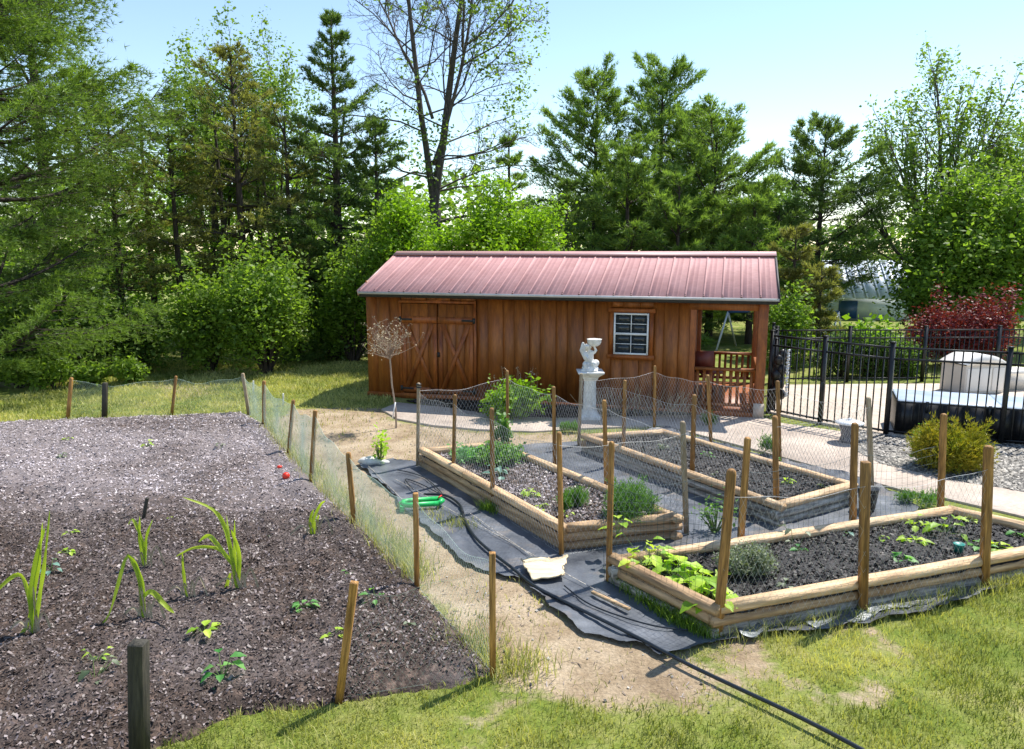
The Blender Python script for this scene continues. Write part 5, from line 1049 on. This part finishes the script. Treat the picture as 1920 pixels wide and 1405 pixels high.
# sapling on the stones
x, y = G(712, 872); shrub('sapling', (x, y), (.14, .12, .5), 'lf_veg', 'thin yellow green sapling behind the pale stones', 165, n=110, ls=.07, cat='plant', lobes=6, stemmat='stem')
# strap leaved plants
def strap(b, pts, w0, Yb, rs, fold=.25):
    P = np.array([(D(a, c, Yb)[0], Yb+dy, D(a, c, Yb)[1]) for (a, c, dy) in pts]); m = 16; t = np.linspace(0, len(P)-1, m); C = []
    for q in t:
        i = min(int(q), len(P)-2); f = q-i; p0, p1, p2, p3 = P[max(i-1, 0)], P[i], P[i+1], P[min(i+2, len(P)-1)]
        C.append(.5*((2*p1)+(-p0+p2)*f+(2*p0-5*p1+4*p2-p3)*f*f+(-p0+3*p1-3*p2+p3)*f**3))
    C = np.array(C); T = np.gradient(C, axis=0); T /= np.linalg.norm(T, axis=1)[:, None]; S = np.cross(T, [0.25, -1, .3]); S /= np.linalg.norm(S, axis=1)[:, None]; tw_ = rs.uniform(-1.2, 1.2)*np.linspace(0, 1, m)+.25*np.sin(np.arange(m)*1.3+rs.rand()*6); S = S*np.cos(tw_)[:, None]+np.cross(T, S)*np.sin(tw_)[:, None]; N_ = np.cross(S, T); u = np.linspace(0, 1, m); W = w0*np.clip(np.sin(np.pi*(u*.84+.13)), .05, 1)**.7; W[-1] = .003
    V = np.stack([C-S*W[:, None]/2, C-N_*W[:, None]*fold, C+S*W[:, None]/2], 1).reshape(-1, 3); F = []
    for i in range(m-1): k = i*3; F += [(k, k+1, k+4, k+3), (k+1, k+2, k+5, k+4)]
    b.add(V-np.array([b.o[0], b.o[1], 0]), F, .35+.4*rs.rand())
def strap_plant(bx, by, lv, label, w=.05, dead=()):
    x, y = G(bx, by, .05); dead = list(dead)+[[(bx+2*q, by-3), (bx+(q-1.5)*14, by-26-6*q), (bx+(q-1.5)*26, by-14+4*q), (bx+(q-1.5)*34, by+3*q)] for q in range(4)]; rs = np.random.RandomState(int(bx)); root = tag(empty('strap_leaved_plant', (x, y, 0)), label, 'plant', 'strap leaved plants in the plot')
    for L in lv: b = MB(); b.o = (x, y); strap(b, [(p[0], p[1], p[2] if len(p) > 2 else 0) for p in L], w*.66*(.8+.4*rs.rand()), y, rs); b.build('leaf', M['lf_strap'], root)
    for L in dead: b = MB(); b.o = (x, y); strap(b, [(p[0], p[1], 0) for p in L], w*.35, y, rs); b.build('dry_leaf', M['drystalk'], root, smooth=True)
strap_plant(60, 1192, [[(62, 1188), (62, 1130), (74, 1050), (88, 975, -.05)], [(60, 1185), (58, 1110), (70, 1040), (84, 990)], [(58, 1150), (48, 1095), (30, 1078), (8, 1100, -.1), (0, 1120, -.15)], [(62, 1120), (50, 1175), (20, 1210, -.1), (-6, 1222, -.2)], [(64, 1188), (74, 1120), (84, 1050), (80, 965, .08)]], 'tall strap leaved plant at the left edge with a leaf falling left', .055, [[(70, 1190), (66, 1140), (62, 1100)]])
strap_plant(272, 1166, [[(268, 1160), (262, 1090), (240, 1042), (228, 1090, -.05), (218, 1140, -.1), (203, 1160, -.12)], [(270, 1160), (266, 1095), (252, 1055), (240, 1042)], [(268, 1120), (285, 1110), (310, 1135), (338, 1138, -.1)]], 'strap leaved plant bent sharply like an inverted V', .055, [[(274, 1166), (268, 1120), (258, 1085)], [(266, 1166), (262, 1120), (262, 1090)]])
strap_plant(448, 1110, [[(445, 1106), (436, 1050), (422, 990), (402, 950, -.05), (355, 923, -.12)], [(446, 1106), (440, 1040), (440, 975)], [(444, 1106), (432, 1030), (416, 975, .1)], [(440, 1060), (410, 1030), (375, 1018, -.1), (345, 1030, -.15)], [(436, 1060), (405, 1018), (380, 1014, .1), (358, 1030, .15)], [(446, 1100), (448, 1040), (442, 985, -.1)], [(432, 1075), (425, 1100), (424, 1118), (476, 1120, -.05)]], 'largest yellow green strap leaved plant with arching leaves', .05, [[(456, 1112), (444, 1080), (436, 1050)]])
strap_plant(353, 1126, [[(352, 1124), (346, 1090), (343, 1060), (342, 1036)]], 'single narrow upright leaf left of the largest strap leaved plant', .04)
strap_plant(588, 1012, [[(586, 1008), (588, 975), (600, 948), (612, 936, -.05)], [(585, 1008), (582, 975), (588, 955)], [(588, 1008), (592, 985), (598, 965)]], 'short upright strap leaved plant near the plot netting', .05)
strap_plant(272, 1068, [[(272, 1064), (268, 1020), (250, 975), (240, 985)], [(272, 1064), (274, 1010), (286, 975)], [(270, 1064), (262, 1010), (262, 968)]], 'faint strap leaved plant around the short dark stick', .045)
# seedlings and vegetables: rosettes of oval leaves on stalks
def rosette(px, py, z, n, ls, h, leaf, label, seed, cat='seedling', group=None, name='seedling', spread=1.0, asp=.7):
    rs = np.random.RandomState(seed); x, y = G(px, py, z); root = tag(empty(name, (x, y, z-.01)), label, cat, group); st = MB(); lf = MB()
    for k in range(n):
        a = k*2.4+rs.rand(); e = rs.uniform(.25, 1.35) if n > 3 else rs.uniform(.3, .8); L = h*(.5+.7*rs.rand()); d = np.array([math.cos(a)*math.cos(e)*spread, math.sin(a)*math.cos(e)*spread, math.sin(e)]); c = curve((0, 0, 0), d, L, 4, -.6, rs, .05); st.tube(c, [.004, .0035, .003, .002], 4, False)
        q = c[-1]; s = ls*(.65+.6*rs.rand()); fw = np.array([math.cos(a), math.sin(a), rs.uniform(-.5, .25)]); fw /= np.linalg.norm(fw); sd = np.cross(fw, [0, 0, 1]); sd /= np.linalg.norm(sd); up_ = np.cross(sd, fw); m = 7; V = []
        for i in range(m):
            t = i/(m-1); w_ = s*asp*.5*math.sin(math.pi*(t**.8)*.94+.08)*(1+.12*math.cos(i*3.1)); cc_ = q+fw*s*t-up_*s*.25*t*t
            for j in (-1, -.5, 0, .5, 1): V.append(cc_+sd*w_*j+up_*(abs(j)*w_*.35+s*.02*math.sin(i*2+j*4)))
        F = [(i*5+j, i*5+j+1, (i+1)*5+j+1, (i+1)*5+j) for i in range(m-1) for j in range(4)]; lf.add(np.array(V), F, rs.rand())
    st.build('stem', M['stem'], root); lf.build('leaves', M[leaf], root, smooth=True); return root
gs = 'seedlings in the vegetable plot'; zp = .075
for i, (px, py, n, ls, h, lf, lb) in enumerate([
    (382, 1186, 6, .075, .07, 'lf_veg', 'seedling with two pale round leaves below the largest strap leaved plant'),
    (415, 1272, 9, .09, .15, 'lf_bean', 'taller bean like seedling, second from the big dark post'),
    (565, 1142, 9, .06, .08, 'lf_bean', 'low spreading seedling left of the strongly leaning stake'),
    (704, 1128, 10, .07, .10, 'lf_bean', 'leafy seedling right of the strongly leaning stake top'),
    (655, 1076, 6, .05, .05, 'lf_bean', 'flat seedling behind the strongly leaning stake'),
    (178, 1278, 9, .075, .14, 'lf_sage', 'pale seedling left of the big dark post'), (180, 1240, 6, .05, .12, 'lf_veg', 'small pale seedling just behind the pale one by the big post'),
    (132, 1000, 6, .05, .05, 'lf_veg', 'yellow green seedling right of the tall left edge plant'), (128, 1036, 7, .05, .05, 'lf_veg', 'yellow seedling in the left part of the plot, nearer one'),
    (320, 978, 6, .045, .05, 'lf_veg', 'yellow seedling right of the short dark stick'), (505, 1008, 5, .04, .04, 'lf_sage', 'tiny seedling midway between the largest plant and the netting'),
    (628, 1190, 5, .05, .04, 'lf_veg', 'sparse seedling at the left of the strongly leaning stake foot'), (768, 1172, 5, .05, .04, 'lf_sage', 'sparse seedling at the right border of the plot'),
    (116, 856, 6, .06, .05, 'lf_sage', 'grey green weed in the far left soil'), (128, 824, 5, .06, .05, 'lf_veg', 'yellow weed close to the far edge, leftmost'), (276, 836, 5, .07, .08, 'lf_veg', 'yellow weed in the pale far soil, middle'),
    (415, 838, 5, .05, .06, 'lf_sage', 'weed in the far soil near the grey corner stake'), (386, 806, 5, .07, .05, 'lf_veg', 'flat yellow weed at the far edge below the leaning stake'), (548, 884, 4, .04, .04, 'lf_sage', 'tiny weed beside the red balls'), (95, 1070, 6, .06, .10, 'lf_blue', 'blue green seedling behind the tall left edge plant')]):
    rosette(px, py, zp, n, ls, h, lf, lb, 200+i, group=gs)
z3 = .2
for i, (px, py) in enumerate([(1228, 1052), (1246, 1066), (1285, 1076), (1318, 1096), (1338, 1130)]):
    rosette(px, py, z3, 9, [.10, .12, .11, .14, .15][i], .13, 'lf_veg', ['squash seedling just right of the leftmost squash plant', 'squash seedling before the second squash plant', 'squash seedling between the second and third squash plants', 'squash seedling left of the largest leaves', 'squash plant nearest the thick corner stake'][i], 320+i, cat='vegetable plant', name='vegetable_plant', group='squash and lettuce in the front raised bed')
gq = 'squash and lettuce in the front raised bed'
for i, (px, py, n, ls, h, lf, lb) in enumerate([
    (1212, 1062, 11, .12, .16, 'lf_veg', 'leftmost squash plant at the far left corner of the front bed'), (1200, 1045, 6, .09, .22, 'lf_veg', 'upright leafy shoot at the far left corner of the front bed'),
    (1262, 1084, 12, .12, .14, 'lf_veg', 'second squash plant along the left side of the front bed'), (1300, 1092, 10, .13, .12, 'lf_veg', 'third squash plant with bright leaves beside the thick stake'), (1330, 1112, 8, .15, .10, 'lf_veg', 'squash plant with the largest leaves beside the thick stake'),
    (1502, 1034, 7, .07, .05, 'lf_bean', 'small green seedling in the middle of the front bed'), (1692, 1050, 6, .10, .05, 'lf_bean', 'flat pale leafed seedling near the front timbers'),
    (1714, 990, 10, .08, .12, 'lf_veg', 'bright lettuce, further of two right of the middle stake'), (1712, 1018, 11, .08, .08, 'lf_veg', 'bright lettuce, nearer of two right of the middle stake'),
    (1772, 1000, 12, .10, .16, 'lf_veg', 'tall bright lettuce at the far right of the front bed'), (1816, 976, 7, .06, .06, 'lf_veg', 'small lettuce by the far right corner of the front bed'),
    (1655, 1012, 5, .06, .05, 'lf_veg', 'tiny sprout left of the bright lettuces'), (1838, 1026, 9, .08, .08, 'lf_bean', 'green leafy plant beside the rightmost stake'), (1870, 1030, 9, .08, .07, 'lf_veg', 'green leafy plant just right of the rightmost stake'),
    (1590, 1004, 5, .06, .05, 'lf_blue', 'pale sprout left of the middle stake'), (1645, 985, 4, .05, .05, 'lf_veg', 'tiny sprout close to the far timbers'), (1906, 1006, 7, .07, .06, 'lf_bean', 'green plant at the right picture edge in the front bed'), (1470, 1100, 6, .05, .06, 'lf_sage', 'small pale weed right of the bushy grey herb')]):
    rosette(px, py, z3, n, ls, h, lf, lb, 240+i, group=gq, cat='vegetable plant', name='vegetable_plant')
x, y = G(1402, 1078, .2); shrub('bushy_herb', (x, y), (.30, .26, .24), 'lf_sage', 'bushy grey green herb behind the thick near corner stake', 170, n=5200, ls=.022, cat='herb', z=.19, stemmat='stem', lobes=12, hollow=.4)
x, y = G(1180, 972, .2); shrub('feathery_plant', (x, y), (.36, .30, .34), 'lf_fern', 'large feathery green plant at the near end of the left bed', 171, n=6000, ls=.035, cat='plant', needle=True, z=.19, stemmat='stem', lobes=10, hollow=.2)
x, y = G(1078, 950, .2); shrub('feathery_plant', (x, y), (.20, .18, .18), 'lf_fern', 'smaller feathery plant behind the near corner stake of the left bed', 172, n=1500, ls=.035, cat='plant', needle=True, z=.19, stemmat='stem', lobes=7, hollow=.2)
x, y = G(938, 865, .2); shrub('feathery_plant', (x, y), (.34, .48, .22), 'lf_fern', 'spreading green plants at the far end of the left bed', 173, n=2600, ls=.05, cat='plant', z=.19, stemmat='stem', lobes=10, hollow=.2)
x, y = G(942, 838, .2); shrub('feathery_plant', (x, y), (.17, .15, .44), 'lf_fern', 'tallest green plant behind the spreading ones, left bed', 174, n=800, ls=.05, cat='plant', z=.19, stemmat='stem', lobes=7, hollow=.2)
x, y = G(870, 862, .2); shrub('leafy_plant', (x, y), (.26, .26, .18), 'lf_bean', 'low green plants by the second stake of the left bed', 175, n=1200, ls=.05, cat='plant', z=.19, stemmat='stem', lobes=7)
for i, (px, py, n, ls, h, lf, lb) in enumerate([(936, 893, 12, .10, .12, 'lf_blue', 'blue green cabbage right of the third stake'), (990, 930, 14, .07, .09, 'lf_veg', 'bright green lettuce in the middle of the left bed'), (1018, 952, 6, .05, .05, 'lf_veg', 'tiny lettuce beside the bright one in the left bed'), (1060, 965, 6, .05, .06, 'lf_veg', 'sprout behind the near corner of the left bed')]):
    rosette(px, py, .2, n, ls, h, lf, lb, 270+i, cat='vegetable plant', name='vegetable_plant')
rosette(1158, 1000, .28, 5, .11, .12, 'lf_veg', 'broad bright leaves beside the stake at the far left corner of the front bed', 275, cat='plant', name='climbing_plant')
for i, (px, py, n, ls, h, lf, lb) in enumerate([(1243, 842, 12, .05, .07, 'lf_sage', 'grey green plant at the far end of the back bed'), (1325, 858, 12, .05, .08, 'lf_bean', 'green plant in the middle of the back bed'), (1475, 908, 9, .06, .07, 'lf_veg', 'bright sprout behind the thick corner stake of the back bed'), (1450, 868, 10, .06, .10, 'lf_bean', 'green plant by the tall thin stake in the back bed'), (1545, 915, 7, .05, .06, 'lf_sage', 'small plant at the near right of the back bed'), (1340, 890, 7, .04, .05, 'lf_sage', 'small weed near the middle of the back bed')]):
    rosette(px, py, .2, n, ls, h, lf, lb, 280+i, cat='vegetable plant', name='vegetable_plant')
for i, (px, py, sz_, lb) in enumerate([(1440, 858, (.2, .12, .28), 'grassy weed tuft along the path by the back bed'), (1725, 948, (.32, .2, .14), 'low green weed mat between path and front bed'), (1065, 812, (.2, .14, .14), 'small green weed on the sand behind the beds'), (1330, 800, (.14, .1, .2), 'weed on the path before the porch')]):
    x, y = G(px, py); shrub('weed_tuft', (x, y), sz_, 'lf_fern', lb, 290+i, n=700, ls=.04, cat='weed', needle=True, stems=False, z=.02, hollow=.2)
rosette(1490, 1045, .06, 0 or 9, .07, .25, 'lf_sage', 'tall pale weed between the back and front beds', 299, cat='weed', name='weed_tuft')
lx = shrub('weed_tuft', G(1340, 1000), (.34, .16, .40), 'lf_fern', 'green weeds growing on the fabric between the beds', 300, n=220, ls=.04, cat='weed', z=.02, hollow=.1, stemmat='stem')
